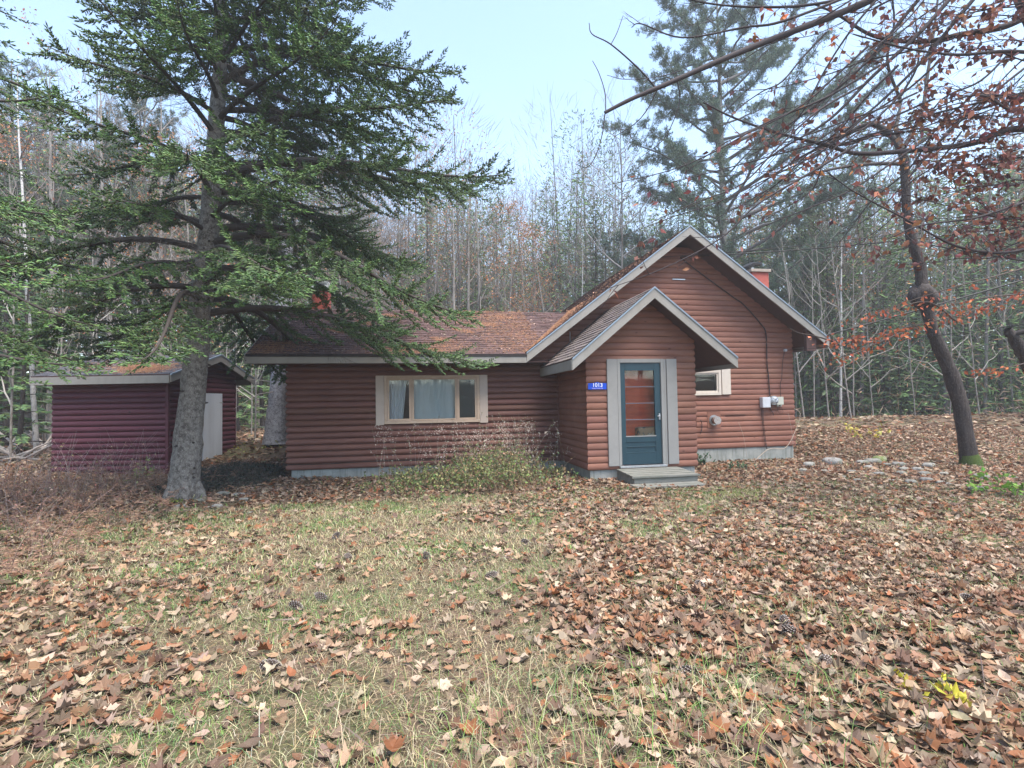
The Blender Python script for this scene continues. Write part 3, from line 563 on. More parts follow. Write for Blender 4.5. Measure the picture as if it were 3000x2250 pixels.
g = G(); g.box(8.575, 8.80, -0.15, -0.02, 1.135, 1.40); o = place(g.build('breaker_box', M_BOXG, None, 0.012), mt)
g = G(); g.tube([(8.91, -0.03, 1.315), (8.91, -0.14, 1.315)], 0.115, 22, 0); g.add([(8.91 + 0.114 * cos(t), -0.142, 1.315 + 0.114 * sin(t)) for t in np.arange(22) / 22 * 2 * pi], [list(range(22))], 0, None, False); place(g.build('meter_socket', M_METAL), mt)
g = G(); P = [(8.91, -0.14, 1.315), (8.91, -0.17, 1.315), (8.91, -0.20, 1.315), (8.91, -0.215, 1.315)]; g.tube(P, [0.095, 0.09, 0.08, 0.04], 20); g.add([(8.91 + 0.04 * cos(t), -0.215, 1.315 + 0.04 * sin(t)) for t in np.arange(20) / 20 * 2 * pi], [list(range(20))]); place(g.build('meter_dome', mat('meter_dome', (0.6, 0.65, 0.68), 0.12, [(12, (0.12, 0.14, 0.17), 0.48, 0.55, 0.8, 2)], spec=0.8)), mt)
g = G(); g.box(9.00, 9.19, -0.12, -0.02, 1.20, 1.40); g.box(9.02, 9.06, -0.10, -0.04, 1.16, 1.20); g.box(9.11, 9.15, -0.10, -0.04, 1.16, 1.20); place(g.build('phone_box', M_BEIGE, None, 0.008), mt)
def spl(P, n=8):
    P = np.asarray(P, float); out = []; Q = np.vstack([2 * P[0] - P[1], P, 2 * P[-1] - P[-2]])
    for i in range(len(P) - 1):
        p0, p1, p2, p3 = Q[i:i + 4]
        for t in np.arange(n) / n: out.append(0.5 * ((2 * p1) + (-p0 + p2) * t + (2 * p0 - 5 * p1 + 4 * p2 - p3) * t ** 2 + (-p0 + 3 * p1 - 3 * p2 + p3) * t ** 3))
    out.append(P[-1]); return np.array(out)
M_CABLE = mat('cable_brown', (0.045, 0.03, 0.03), 0.6)
def wall_wire(name, pts, r=0.012, m=M_CABLE):
    g = G(); g.tube(spl([(x, -0.055, z) for x, z in pts]), r, 6); o = keep(g.build(name, m)); return o
wall_wire('service_cable', [(6.50, 4.89), (6.76, 4.70), (7.02, 4.518), (7.9, 3.935), (8.2, 3.74), (8.663, 3.258), (8.80, 3.0), (8.80, 2.3), (8.83, 1.9), (8.85, 1.42)], 0.014)
wall_wire('telephone_wire', [(9.31, 2.56), (9.25, 2.3), (9.2, 1.85), (9.16, 1.75), (9.16, 1.40)], 0.007)
wall_wire('ground_wire', [(8.60, 1.15), (8.61, 0.9), (8.63, 0.6), (8.66, 0.3), (8.70, 0.1)], 0.007)
wall_wire('ground_wire', [(8.64, 1.15), (8.64, 0.9), (8.66, 0.6), (8.69, 0.3), (8.72, 0.1)], 0.007)
wall_wire('meter_drop', [(8.87, 1.2), (8.86, 1.08), (8.92, 1.0), (8.93, 0.93)], 0.009)
wall_wire('meter_drop', [(9.05, 1.17), (9.06, 1.05), (9.13, 0.97), (9.20, 1.0), (9.2, 1.07), (9.13, 1.17)], 0.004)
wall_wire('hose_stub', [(6.92, 0.86), (6.95, 0.78), (6.94, 0.62), (6.89, 0.52)], 0.009)
g = G(); g.box(7.62, 8.16, -0.032, -0.020, 0.962, 0.972); cpart(g, 'wall_slot', M_BLACK)
g = G(); g.tube([(9.33, -0.03, 2.585), (9.33, -0.10, 2.585)], [0.035, 0.03], 12); g.add([(9.33 + 0.03 * cos(t), -0.10, 2.585 + 0.03 * sin(t)) for t in np.arange(12) / 12 * 2 * pi], [list(range(12))]); cpart(g, 'wire_anchor', M_BOXG)
g = G(); g.box(6.28, 6.62, -0.05, -0.035, 4.33, 4.355); cpart(g, 'wall_bracket', M_METAL)
g = G(); r0 = spl([(-2.6, 0.15), (-2.0, 0.155), (-0.5, 0.13), (1.0, 0.15), (2.3, 0.10), (3.25, 0.12)]) if False else None
g = G(); g.tube(spl([(x, -0.07, z) for x, z in ((-2.64, 0.135), (-1.9, 0.12), (-0.6, 0.145), (0.4, 0.12), (1.5, 0.15), (2.6, 0.11), (3.28, 0.125))]), 0.008, 5); cpart(g, 'black_wall_cable', M_BLACK)

# cardboard box inside the porch
cb = empty('cardboard_box', (4.62, -1.91, 0.62)); tag(cb, 'printed cardboard box standing behind the glass of the teal door', 'box')
g = G(); g.box(-0.2, 0.2, -0.08, 0.08, 0, 0.2); g.build('box_body', M_CARD, cb, 0.003)
g = G(); g.add([(-.2, -.085, .201), (.2, -.085, .201), (.2, .0, .215), (-.2, .0, .215)], [[0, 1, 2, 3]], 0, None, False); g.build('box_flap', M_CARD, cb)
cs = empty('shoe_cabinet', (4.62, -1.91, 0.05)); tag(cs, 'low dark cabinet inside the porch carrying the cardboard box', 'cabinet')
g = G(); g.box(-.35, .35, -.09, .09, 0.04, .57); g.build('cabinet_body', M_INT, cs, 0.004)
g = G(); g.box(-.37, .37, -.22, .22, .572, .59) if False else g.box(-.30, .30, -.08, .08, 0.0, .04); g.build('plinth', M_DARK, cs)

# ---- wooden steps (own thing)
st = empty('wooden_steps', (4.5, -2.6, -0.2)); tag(st, 'weathered grey wooden two tread step below the teal door', 'steps')
g = G()
for i in range(5): g.box(3.87, 5.16, -2.135 - 0.165 * i - 0.157, -2.135 - 0.165 * i, -0.002 - 0.006 * i, 0.034 - 0.009 * i)
g.box(3.84, 5.19, -2.97, -2.962, -0.04, -0.006)
place(g.build('deck', M_WOOD, None, 0.004), st)
g = G(); g.box(3.93, 5.12, -2.93, -2.90, -0.21, -0.035); place(g.build('riser', M_WOOD, None, 0.004), st)
g = G(); g.prism([(3.90, -2.12, -0.005), (3.90, -2.93, -0.04), (3.90, -2.93, -0.27), (3.90, -2.12, -0.27)], 0.03, down=(1, 0, 0)); place(g.build('side_panel', M_WOOD, None, 0.003), st)
g = G(); g.prism([(5.12, -2.12, -0.005), (5.12, -2.93, -0.04), (5.12, -2.93, -0.27), (5.12, -2.12, -0.27)], 0.03, down=(1, 0, 0)); place(g.build('side_panel', M_WOOD, None, 0.003), st)
g = G(); g.box(3.80, 5.13, -3.12, -2.95, -0.175, -0.14); g.box(3.80, 5.13, -3.28, -3.125, -0.178, -0.145); place(g.build('tread', M_WOOD, None, 0.004), st)
g = G(); g.box(3.86, 5.06, -3.22, -3.19, -0.3, -0.18); g.box(3.86, 3.89, -3.19, -2.95, -0.3, -.18); place(g.build('riser', M_WOOD, None, 0.003), st)

# ------------------------------------------------------------------ shed
SA = -0.199; SO = np.array([-5.688, 1.645, -0.216])
shed = empty('garden_shed', SO, SA); tag(shed, 'small maroon log sided shed with grey trim and white side door', 'shed')
SHR = 0.40; RB = 1.72; RZs = 3.0; ez = 2.37
def spart(o): o.parent = shed; return o
sru = lambda b: (RZs - 0.12 - abs(RB - b) * (RZs - ez) / (RB + 0.30))
spart(log_wall('front_wall', (-2.72, 0, 0), (1, 0, 0), (0, -1, 0), -0.132, 18, 2.69, M_SHED, None, bulge=0.042, ztop=2.2))
spart(log_wall('gable_wall', (0, 0, 0), (0, 1, 0), (1, 0, 0), -0.132, 24, 3.3, M_SHED, None, [(1.28, 2.13, 0.0, 1.97)], lo=lambda z: 0.0 if z < 2.18 else max(0, RB - (RZs - .12 - z) / 0.312), hi=lambda z: (2.87 if z < 2.4 else min(2.87, RB + (RZs - .12 - z) / 0.312)), bulge=0.040, ztop=RZs - .16))
spart(log_wall('left_wall', (-2.72, 2.87, 0), (0, -1, 0), (-1, 0, 0), -0.132, 20, 2.87, M_SHED, None, bulge=0.03, ztop=2.3))
g = G(); g.box(-2.70, -0.03, 2.8, 2.87, -0.13, 2.3); g.box(-2.7, -0.03, 0.03, 2.8, 2.15, 2.2); g.build('back_wall', M_SHED, shed)
g = G(); g.box(-0.035, 0.035, -0.035, 0.035, -0.13, 2.22); g.build('corner_post', M_SHED, shed, 0.004); g = G(); g.box(-0.03, 0.035, 2.84, 2.90, -0.13, 2.3); g.build('corner_post', M_SHED, shed, 0.004)
g = G(); g.box(0.032, 0.075, 1.27, 2.13, 0.0, 1.965); dd = g.build('shed_door', M_WHITE, shed, 0.004)
for z in (0.25, 1.72):
    g = G(); g.box(0.076, 0.084, 2.0, 2.15, z - .015, z + .015); g.build('hinge', M_METAL, dd)
re_ = [(-2.99, -0.30, ez), (0.24, -0.30, ez), (0.24, RB, RZs), (-2.99, RB, RZs)]; rb_ = [(0.24, RB * 2 + 0.30 - 0.22, ez + 0.06), (-2.99, RB * 2 + 0.08, ez + 0.06), (-2.99, RB, RZs), (0.24, RB, RZs)]
roof('shed_roof', [re_, rb_], M_ROOFG, parent=shed, th=0.05)
courses(re_[0], re_[1], re_[3], re_[2], 17, '', M_TG).build('shingles', M_TG, shed)
g = G(); g.box(-2.99, 0.245, -0.33, -0.302, ez - 0.205, ez - 0.025); g.build('fascia_board', M_TRIM, shed, 0.004)
g = G(); g.box(-2.99, 0.245, -0.30, 0.0, 2.17, 2.18); g.build('soffit', M_SOFF, shed)
for (b0, z0_, b1, z1_) in ((-0.30, ez, RB, RZs), (RB, RZs, RB * 2 + 0.08, ez + 0.06)):
    g = G(); g.prism([(0.245, b0, z0_ - 0.01), (0.245, b1, z1_ - 0.01), (0.245, b1, z1_ - 0.185), (0.245, b0, z0_ - 0.185)], 0.03, down=(1, 0, 0)); g.build('rake_board', M_TRIM, shed, 0.004)
    g = G(); g.prism([(0.25, b0, z0_ + 0.012), (0.25, b1, z1_ + 0.012), (0.25, b1, z1_ - 0.02), (0.25, b0, z0_ - 0.02)], 0.04, down=(1, 0, 0)); g.build('drip_edge', M_DRIP, shed)
g = G(); g.box(-2.9, 0.2, 3.4, 3.43, ez - .14, ez + .03); g.build('fascia_board', M_TRIM, shed)

#@@VEG
# ------------------------------------------------------------------ trees
GREENS = np.array([(0.058, 0.112, 0.036), (0.075, 0.138, 0.040), (0.046, 0.085, 0.040), (0.092, 0.155, 0.046)])
def unit(v): v = np.asarray(v, float); return v / (np.linalg.norm(v, axis=-1, keepdims=True) + 1e-9)
def spruce(name, base, line, zlo, ztop, R0, nprim, seed, label, bark, dens=1.0, skip=None, shootL=0.085, shootW=0.023, azbias=None, kink=0.5, bare=0.44, cat='spruce tree'):
    """line: list of (x,y,z,r) trunk stations. branches as limbs with needle shoots"""
    r = np.random.default_rng(seed); root = empty(name, base); tag(root, label, cat)
    Ln = np.array(line); tz = Ln[:, 2]
    g = G(); S = spl(Ln[:, :3], 7); rr = np.interp(S[:, 2], tz, Ln[:, 3])
    g.tube(S, rr, 22, rough=0.035, seed=seed)
    gb = S[S[:, 2] < zlo + 3]
    for k in range(46):     # broken branch stubs
        i = r.integers(2, len(gb) - 1); c = gb[i]; a = r.uniform(0, 2 * pi); d = np.array([cos(a), sin(a), r.uniform(-.2, .3)]); q = np.interp(c[2], tz, Ln[:, 3])
        P0 = c + d * q * 0.93; g.tube([P0, P0 + d * 0.035, P0 + d * 0.06], [0.022, 0.015, 0.008], 5, 1)
    for k in range(5):      # root flare
        a = k / 5 * 2 * pi + r.uniform(0, .6); b0 = Ln[0, :3]; q = Ln[0, 3]
        d = np.array([cos(a), sin(a), 0]); g.tube([b0 + d * q * 0.55 + [0, 0, .42], b0 + d * q * .85 + [0, 0, .16], b0 + d * q * 1.15 + [0, 0, -.08], b0 + d * q * 1.6 + [0, 0, -.2]], [q * .25, q * .36, q * .26, q * .1], 8, 0, rough=.05, seed=k)
    t = g.build('trunk', [bark, M_DKB], root, loc=base)
    gb_ = G(); gn = G(); sh = [[], [], [], [], []]
    for p in range(nprim):
        z = zlo + (ztop - zlo) * (max(0.0, p + r.uniform(-.4, .4)) / nprim) ** 0.92; z = max(z, zlo)
        a = p * 2.39996 + r.normal(0, .25)
        o0 = np.array([np.interp(z, tz, Ln[:, 0]), np.interp(z, tz, Ln[:, 1]), z])
        f = (ztop + 1.0 - z) / (ztop + 1.0 - zlo); L_ = R0 * (0.22 + 0.78 * f) * r.uniform(.72, 1.08)
        if azbias: L_ *= azbias(a, z)
        if L_ < 0.4 or (skip and skip(a, z)): continue
        d = np.array([cos(a), sin(a), 0]); e0 = r.uniform(0.05, 0.35) + .35 * (1 - f); dr = r.uniform(.55, .95) * (0.4 + .6 * f); n = 16; s = np.linspace(0, 1, n)
        el = e0 - dr * np.sin(s * pi * .75) ** 1.2 + kink * .5 * s ** 3 * 1.2
        side = np.array([-d[1], d[0], 0]); wob = r.normal(0, .12) * s + .1 * np.sin(s * 5 + r.uniform(0, 6))
        st_ = L_ / (n - 1); dirs = np.cos(el)[:, None] * (d[None] + side[None] * wob[:, None]) + np.sin(el)[:, None] * np.array([0, 0, 1.])
        C = o0 + np.vstack([[0, 0, 0], np.cumsum(unit(dirs)[:-1] * st_, 0)]); rad = (0.012 + 0.011 * L_) * (1 - s) ** .8 + .004
        gb_.tube(C, rad, 6, 0, (0.055, .045, .04))
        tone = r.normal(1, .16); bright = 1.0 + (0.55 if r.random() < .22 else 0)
        ns = int(L_ / 0.085 * dens)
        for q in range(ns):
            sq = .12 + .88 * (q + r.random()) / ns; x = sq * (n - 1); i = min(int(x), n - 2); P0 = C[i] + (C[i + 1] - C[i]) * (x - i); T = unit(C[i + 1] - C[i])
            sg = 1 if q % 2 else -1; sd_ = unit(np.cross(T, [0, 0, 1.])) * sg; ang = r.uniform(.75, 1.15); l2 = (L_ * .34 * (1 - sq) ** .75 + .16) * r.uniform(.6, 1.15) * (0.55 + 0.9 * min(1, sq / .35) * .5)
            m = max(4, int(l2 / .036)); ss = np.linspace(0, 1, m); dz = -.35 * r.uniform(.3, 1.3) - .5 * (1 - sq) * r.random()
            dd = unit(cos(ang) * T + sin(ang) * sd_ + np.array([0, 0, dz * .55 + r.normal(0, .30)])); Q = P0 + dd * (ss * l2)[:, None] + np.array([0, 0, 1.])[None] * (-(ss * .16 * l2) + .22 * l2 * ss ** 3)[:, None] + T[None] * (.12 * l2 * ss ** 2)[:, None]
            live = sq > bare + r.normal(0, .07)
            gb_.tube(Q[::max(1, m // 4)], np.linspace(.005, .002, len(Q[::max(1, m // 4)])), 3, 0, (.085, .07, .062) if not live else (.07, .06, .045))
            if not live:
                # dead fine twigs
                for _ in range(int(l2 * 12)):
                    k = r.integers(0, m); v = unit(dd + r.normal(0, .6, 3) + [0, 0, -.45]); gb_.tube([Q[k], Q[k] + v * r.uniform(.10, .38)], [.0025, .0012], 3, 0, (.10, .085, .075), cap=False)
                if r.random() > .25: continue
            kk = np.arange(1, m); 
            for sgn in (1, -1):
                for rep in (0, 1, 2):
                    keepm = r.random(len(kk)) < (.92 if rep == 0 else .62)
                    kq = kk[keepm]; 
                    if len(kq) == 0: continue
                    TT = unit(np.gradient(Q, axis=0))[kq]; SS = unit(np.cross(TT, [0, 0, 1.])) * sgn; aa = r.uniform(.5, .95, len(kq))[:, None]
                    DD = np.cos(aa) * TT + np.sin(aa) * SS + np.array([0, 0, 1.]) * r.normal((0, .35, -.25)[rep], .30, len(kq))[:, None]
                    sh[0].append(Q[kq] + r.normal(0, .008, (len(kq), 3))); sh[1].append(DD); sh[2].append(shootL * r.uniform(.6, 1.25, len(kq)) * (1.1 - .35 * kq / m)); sh[3].append(np.full(len(kq), shootW) * r.uniform(.8, 1.2, len(kq)))
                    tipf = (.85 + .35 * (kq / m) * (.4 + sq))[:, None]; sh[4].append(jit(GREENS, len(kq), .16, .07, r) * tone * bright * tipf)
            sh[0].append(Q[-1:]); sh[1].append(unit(Q[-1:] - Q[-2:-1])); sh[2].append([shootL * 1.3]); sh[3].append([shootW]); sh[4].append(jit(GREENS, 1, .1, .05, r) * bright * 1.3)
    A = [np.concatenate(x) for x in sh]
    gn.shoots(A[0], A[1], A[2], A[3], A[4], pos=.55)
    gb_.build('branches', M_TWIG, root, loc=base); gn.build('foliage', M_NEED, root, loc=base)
    return root
def trunk_line(pts, Y, top=None):
    out = []
    for px, py, w_ in pts:
        p = at(px, py, Y); Zd = (p - CAM) @ CF; out.append([*p, w_ / 2 * Zd / FPX * Zd / np.linalg.norm(p - CAM)])
    if top: out.append(top)
    return out
ln = trunk_line([(538, 1474, 116), (539, 1420, 98), (550, 1300, 85), (571, 1089, 76), (583, 930, 72), (600, 800, 67), (610, 715, 63), (620, 560, 60), (636, 340, 53), (644, 200, 46), (649, 0, 41)], -1.95)
ln.append([ln[-1][0] + .15, ln[-1][1], 12.0, .07]); ln.append([ln[-1][0] + .05, ln[-1][1], 14.5, .02])
b0 = np.array(ln[0][:3])
def spb(a, z):
    d = (cos(a) * .98 + sin(a) * -.18)      # image right component
    tw = -sin(a)                            # towards the camera
    f = 1.0 + .16 * d
    if d < -.2: f *= .92
    if tw > .6: f *= .72
    f *= 1 + .05 * (z > 7)
    return f
spruce('spruce_tree', b0, ln, 3.0, 13.6, 5.1, 132, 11, 'large spruce with pale flaky trunk before the shed, limbs reaching over the cabin roof', M_SPB, 1.2, azbias=spb, bare=.34, skip=lambda a, z: (abs((a + pi) % (2 * pi) - pi - .1) < .55 and 3.15 < z < 4.3 and int(z * 29) % 3 > 0) or (cos(a) * .98 - sin(a) * .18) < -.15 and 3.6 < z < 7.5 and (int(z * 37) % 5) < 2)
# spruce left outside the frame with limbs reaching in
b1 = np.array([-6.6, -5.0, -.2]); l1 = [[-6.6, -5.0, -.3, .22], [-6.6, -5.0, 3, .18], [-6.6, -5.0, 7, .12], [-6.6, -5.0, 10.5, .04]]
spruce('spruce_tree', b1, l1, 2.2, 10.2, 3.5, 70, 23, 'dark spruce beyond the left edge with limbs drooping into the upper corner', M_DKB, .8, shootL=.07, shootW=.017, bare=.3)

# ---- generic background prototypes, local coordinates, base at origin
def proto_conifer(h, R, seed, z0=0.12, kind='spruce', tone=1.0):
    r = np.random.default_rng(seed); g = G(); n = 9; zs = np.linspace(-.3, h, n); lx = np.cumsum(r.normal(0, .012 * h / 9, n)); ly = np.cumsum(r.normal(0, .012 * h / 9, n))
    P = np.stack([lx, ly, zs], 1); g.tube(P, np.linspace(.010 * h + .02, .01, n), 7, rough=.05); tr = g
    gb_ = G(); gn = G(); nb = int(h * 11); A = [[], [], [], [], []]
    for b in range(nb):
        t = (b + r.random()) / nb; z = h * (z0 + (1 - z0) * t); a = b * 2.4 + r.normal(0, .3); L_ = R * (1 - t) ** .85 * r.uniform(.6, 1.1) + .12
        o = np.array([np.interp(z, zs, lx), np.interp(z, zs, ly), z]); d = np.array([cos(a), sin(a), 0]); m = 6; s = np.linspace(0, 1, m)
        C = o + d * (s * L_)[:, None] + np.array([0, 0, 1.]) * (L_ * (.12 * s - .42 * s ** 2 + .18 * s ** 3) + .25 * L_ * t * s)[:, None]
        gb_.tube(C, np.linspace(.012 + .004 * L_, .003, m), 3, 0, (.06, .05, .045))
        dead = z < h * (z0 + .08) and r.random() < .6
        nn = int(L_ * (74 if not dead else 9)); u = r.uniform(.12 if not dead else .3, 1, nn) ** .8; x = u * (m - 1); i = np.minimum(x.astype(int), m - 2); P0 = C[i] + (C[i + 1] - C[i]) * (x - i)[:, None]; T = unit(C[i + 1] - C[i]); sg = r.choice([-1, 1], nn)[:, None]
        S_ = unit(np.cross(T, [0, 0, 1.])) * sg; ang = r.uniform(.4, 1.0, nn)[:, None]; D = np.cos(ang) * T + np.sin(ang) * S_ + np.array([0, 0, 1.]) * r.normal(-.12, .2, nn)[:, None]
        if dead: 
            gb_.shoots(P0, D, r.uniform(.2, .5, nn), .012, (.10, .09, .08)); continue
        A[0].append(P0); A[1].append(D); A[2].append((.12 + .16 * L_ * (1 - u) ** .6 * .5) * r.uniform(.7, 1.3, nn)); A[3].append(r.uniform(.03, .055, nn)); A[4].append(jit(GREENS, nn, .2, .08, r) * tone * r.normal(1, .15))
    A = [np.concatenate(x) for x in A]; gn.shoots(*A)
    return tr, gb_, gn
def proto_pine(h, R, seed, z0=.3, tone=(1.15, 1.1, 1.15), trunk=.014, dens=1.0):
    r = np.random.default_rng(seed); g = G(); n = 12; zs = np.linspace(-.3, h, n); lx = np.cumsum(r.normal(0, .008 * h / 9, n)); ly = np.cumsum(r.normal(0, .008 * h / 9, n)); P = np.stack([lx, ly, zs], 1)
    g.tube(P, np.linspace(trunk * h, .02, n), 10, rough=.05, seed=seed); gb_ = G(); gn = G(); A = [[], [], [], [], []]
    nb = int(h * 3.2)
    for b in range(nb):
        t = (b + r.random()) / nb; z = h * (z0 + (1 - z0) * t); a = b * 2.4 + r.normal(0, .4); L_ = R * (.25 + .75 * sin(pi * min(1, .25 + .75 * t)) ** .7) * r.uniform(.45, 1.1)
        o = np.array([np.interp(z, zs, lx), np.interp(z, zs, ly), z]); d = np.array([cos(a), sin(a), 0]); m = 8; s = np.linspace(0, 1, m); up = r.uniform(.1, .55)
        C = o + d * (s * L_)[:, None] + np.array([0, 0, 1.]) * (L_ * (up * s + .1 * s ** 2))[:, None] + r.normal(0, .04 * L_, (m, 3)) * s[:, None]
        gb_.tube(C, np.linspace(.02 + .012 * L_, .006, m), 4, 0, (.11, .10, .095))
        ns = int(L_ * 5 * dens)
        for q in range(ns):
            u = .3 + .7 * (q + r.random()) / ns; x = u * (m - 1); i = min(int(x), m - 2); P0 = C[i] + (C[i + 1] - C[i]) * (x - i); v = unit(unit(C[i + 1] - C[i]) * .7 + r.normal(0, .55, 3) + [0, 0, .15]); l2 = r.uniform(.3, .9) * (.4 + .6 * (1 - u)) * min(1, L_ / 2) + .15
            gb_.tube([P0, P0 + v * l2 * .5 + [0, 0, .02], P0 + v * l2 + [0, 0, .1 * l2]], [.008, .006, .003], 3, 0, (.10, .09, .085))
            nt = int(5 + l2 * 14); w2 = r.uniform(.25, 1, nt)[:, None]; Pc = P0 + v * l2 * w2 + [0, 0, .03]; Pc = Pc + r.normal(0, .06, (nt, 3)); k = 6
            Pt = np.repeat(Pc, k, 0); D = np.repeat(np.tile(v, (nt, 1)), k, 0) * .5 + r.normal(0, .75, (nt * k, 3)) + [0, 0, .35]
            A[0].append(Pt); A[1].append(D); A[2].append(r.uniform(.10, .20, nt * k)); A[3].append(np.full(nt * k, .022)); A[4].append(jit([(.062, .10, .060), (.075, .12, .065), (.05, .085, .06)], nt * k, .15, .05, r) * np.array(tone))
    A = [np.concatenate(x) for x in A]; gn.shoots(*A)
    return g, gb_, gn
LEAF_ORANGE = np.array([(.38, .15, .065), (.44, .19, .08), (.30, .11, .055), (.42, .24, .12)])
KITE = np.array([(0, 0, 0), (-.32, .42, .07), (0, 1, -.04), (.32, .42, .07), (0, .5, -.02)]); KF = [[0, 4, 1], [1, 4, 2], [0, 3, 4], [4, 3, 2]]
def bare(g, P, d, L_, rad, depth, r, col, tips, spread=.55, upb=.12, wig=.09, kids=3):
    m = 5; s = np.linspace(0, 1, m); C = [np.array(P, float)]; v = unit(d)
    for i in range(m - 1):
        v = unit(v + r.normal(0, wig, 3) + np.array([0, 0, upb])); C.append(C[-1] + v * L_ / (m - 1))
    C = np.array(C); g.tube(C, rad * (1 - .45 * s), 7 if depth > 3 else (4 if depth > 1 else 3), 0, col)
    if depth <= 0:
        tips.append((C[-1], v)); tips.append((C[2], v)); return
    for k in range(kids):
        j = r.integers(2, m) if k else m - 1; w2 = unit(v + r.normal(0, spread, 3)); bare(g, C[j], w2, L_ * r.uniform(.58, .85), rad * (.62 if k == 0 else .45), depth - 1, r, col, tips, spread, upb, wig, kids)
def proto_hardwood(h, seed, col, depth=4, leaves=0, lc=LEAF_ORANGE, spread=.5, first=.35, trunk=.011, up=.1, kids=3, nlimb=9):
    r = np.random.default_rng(seed); g = G(); n = 12; zs = np.linspace(-.3, h, n); lean = r.normal(0, .03, 2); lx = np.cumsum(r.normal(lean[0], .02, n)) * h / 12; ly = np.cumsum(r.normal(lean[1], .02, n)) * h / 12; P = np.stack([lx - lx[0], ly - ly[0], zs], 1)
    g.tube(P, np.linspace(trunk * h, .012, n), 8, rough=.04, seed=seed); gb_ = G(); tips = []
    for b in range(nlimb):
        t = first + (1 - first) * (b + r.random()) / nlimb; x = t * (n - 1); i = min(int(x), n - 2); P0 = P[i] + (P[i + 1] - P[i]) * (x - i); a = b * 2.4 + r.normal(0, .5)
        L_ = h * .17 * (1.15 - .75 * t) * r.uniform(.8, 1.3); bare(gb_, P0, [cos(a), sin(a), r.uniform(.5, 1.3)], L_, .0042 * h * (1.2 - t), depth - 1, r, col, tips, spread, up, .1, kids)
    gl = None
    if leaves:
        gl = G(); k = r.random(len(tips)) < min(1, leaves); T = np.array([t_[0] for t_ in tips])[k]
        q = max(1, int(leaves * 3)); T = np.repeat(T, q, 0) + r.normal(0, .12, (len(T) * q, 3)); n = len(T); gl.cards(T, KITE, randrot(n, r), r.uniform(.06, .12, n), jit(lc, n, .25, .1, r), 0, KF)
    return g, gb_, gl
def make_tree(name, parts, mats, loc, label, cat, group=None, rz=0, sc=1.0, tilt=(0, 0)):
    root = empty(name, loc, rz); root.scale = (sc, sc, sc); root.rotation_euler = (tilt[0], tilt[1], rz); tag(root, label, cat, group)
    for g_, nm, m_ in zip(parts, ('trunk', 'branches', 'foliage'), mats):
        if g_ is not None and g_.n: g_.build(nm, m_, root)
    return root
used = {}
def put(key, maker, name, mats, px, Y, label, cat, group, rz, sc=1.0, tilt=(0, 0), X=None):
    if X is None: X = at(px, 1200, Y)[0]
    loc = (X, Y, float(gz(X, Y)))
    if key not in used:
        root = make_tree(name, maker(), mats, loc, label, cat, group, rz, sc, tilt); used[key] = root; return root
    c = copy_tree(used[key]); c.location = loc; c.rotation_euler = (tilt[0], tilt[1], rz); c.scale = (sc, sc, sc); tag(c, label, cat, group); return c
ORD = ['first', 'second', 'third', 'fourth', 'fifth', 'sixth', 'seventh', 'eighth', 'ninth', 'tenth', 'eleventh', 'twelfth', 'thirteenth', 'fourteenth', 'fifteenth', 'sixteenth', 'seventeenth', 'eighteenth', 'nineteenth', 'twentieth', 'twenty-first', 'twenty-second', 'twenty-third', 'twenty-fourth', 'twenty-fifth', 'twenty-sixth', 'twenty-seventh', 'twenty-eighth', 'twenty-ninth', 'thirtieth', 'thirty-first', 'thirty-second', 'thirty-third', 'thirty-fourth', 'thirty-fifth', 'thirty-sixth', 'thirty-seventh', 'thirty-eighth', 'thirty-ninth', 'fortieth']
rt = np.random.default_rng(99)
# big white pine right behind the cabin
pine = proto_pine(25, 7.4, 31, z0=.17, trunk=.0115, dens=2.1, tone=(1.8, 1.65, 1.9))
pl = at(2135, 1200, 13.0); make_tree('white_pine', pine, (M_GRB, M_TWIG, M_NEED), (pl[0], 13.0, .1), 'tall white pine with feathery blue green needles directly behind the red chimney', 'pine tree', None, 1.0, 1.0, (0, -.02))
# tall bare aspen and central hardwoods
make_tree('bare_aspen', proto_hardwood(21, 5, (.30, .27, .26), 4, 0, spread=.5, first=.45, trunk=.0062, nlimb=18), (M_GRB, M_TWIG, M_LEAF), (at(1822, 1200, 15)[0], 15, .2), 'tall bare aspen with thin trunk standing left of the main gable peak', 'aspen tree', None, .4, .80)
HW = [lambda: proto_hardwood(15, 41, (.16, .135, .12), 5, 0, spread=.55, first=.3, nlimb=8), lambda: proto_hardwood(14, 42, (.19, .16, .14), 5, 0, spread=.5, first=.25, nlimb=8), lambda: proto_hardwood(13, 43, (.15, .13, .115), 5, .35, spread=.6, first=.2, nlimb=8), lambda: proto_hardwood(11, 44, (.23, .2, .18), 5, .8, spread=.6, first=.15, nlimb=8)]
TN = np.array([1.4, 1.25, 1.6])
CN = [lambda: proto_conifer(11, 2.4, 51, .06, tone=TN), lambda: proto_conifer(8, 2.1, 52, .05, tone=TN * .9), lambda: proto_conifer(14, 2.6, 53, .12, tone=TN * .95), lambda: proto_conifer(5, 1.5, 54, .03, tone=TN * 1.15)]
PN = [lambda: proto_pine(18, 3.2, 61, .45), lambda: proto_pine(15, 2.6, 62, .25), lambda: proto_pine(21, 3.4, 63, .5)]
SP = [lambda: proto_hardwood(8, 71, (.30, .28, .255), 3, 0, spread=.35, first=.25, trunk=.0042, nlimb=9, kids=2), lambda: proto_hardwood(7, 72, (.30, .28, .25), 3, 0, spread=.4, first=.2, trunk=.0045, nlimb=9, kids=2), lambda: proto_hardwood(6, 73, (.27, .24, .21), 3, .8, spread=.4, first=.15, trunk=.005, nlimb=8, kids=2)]
BI = [lambda: proto_hardwood(11, 81, (.20, .17, .16), 3, 0, spread=.4, first=.4, trunk=.0066, nlimb=10)]
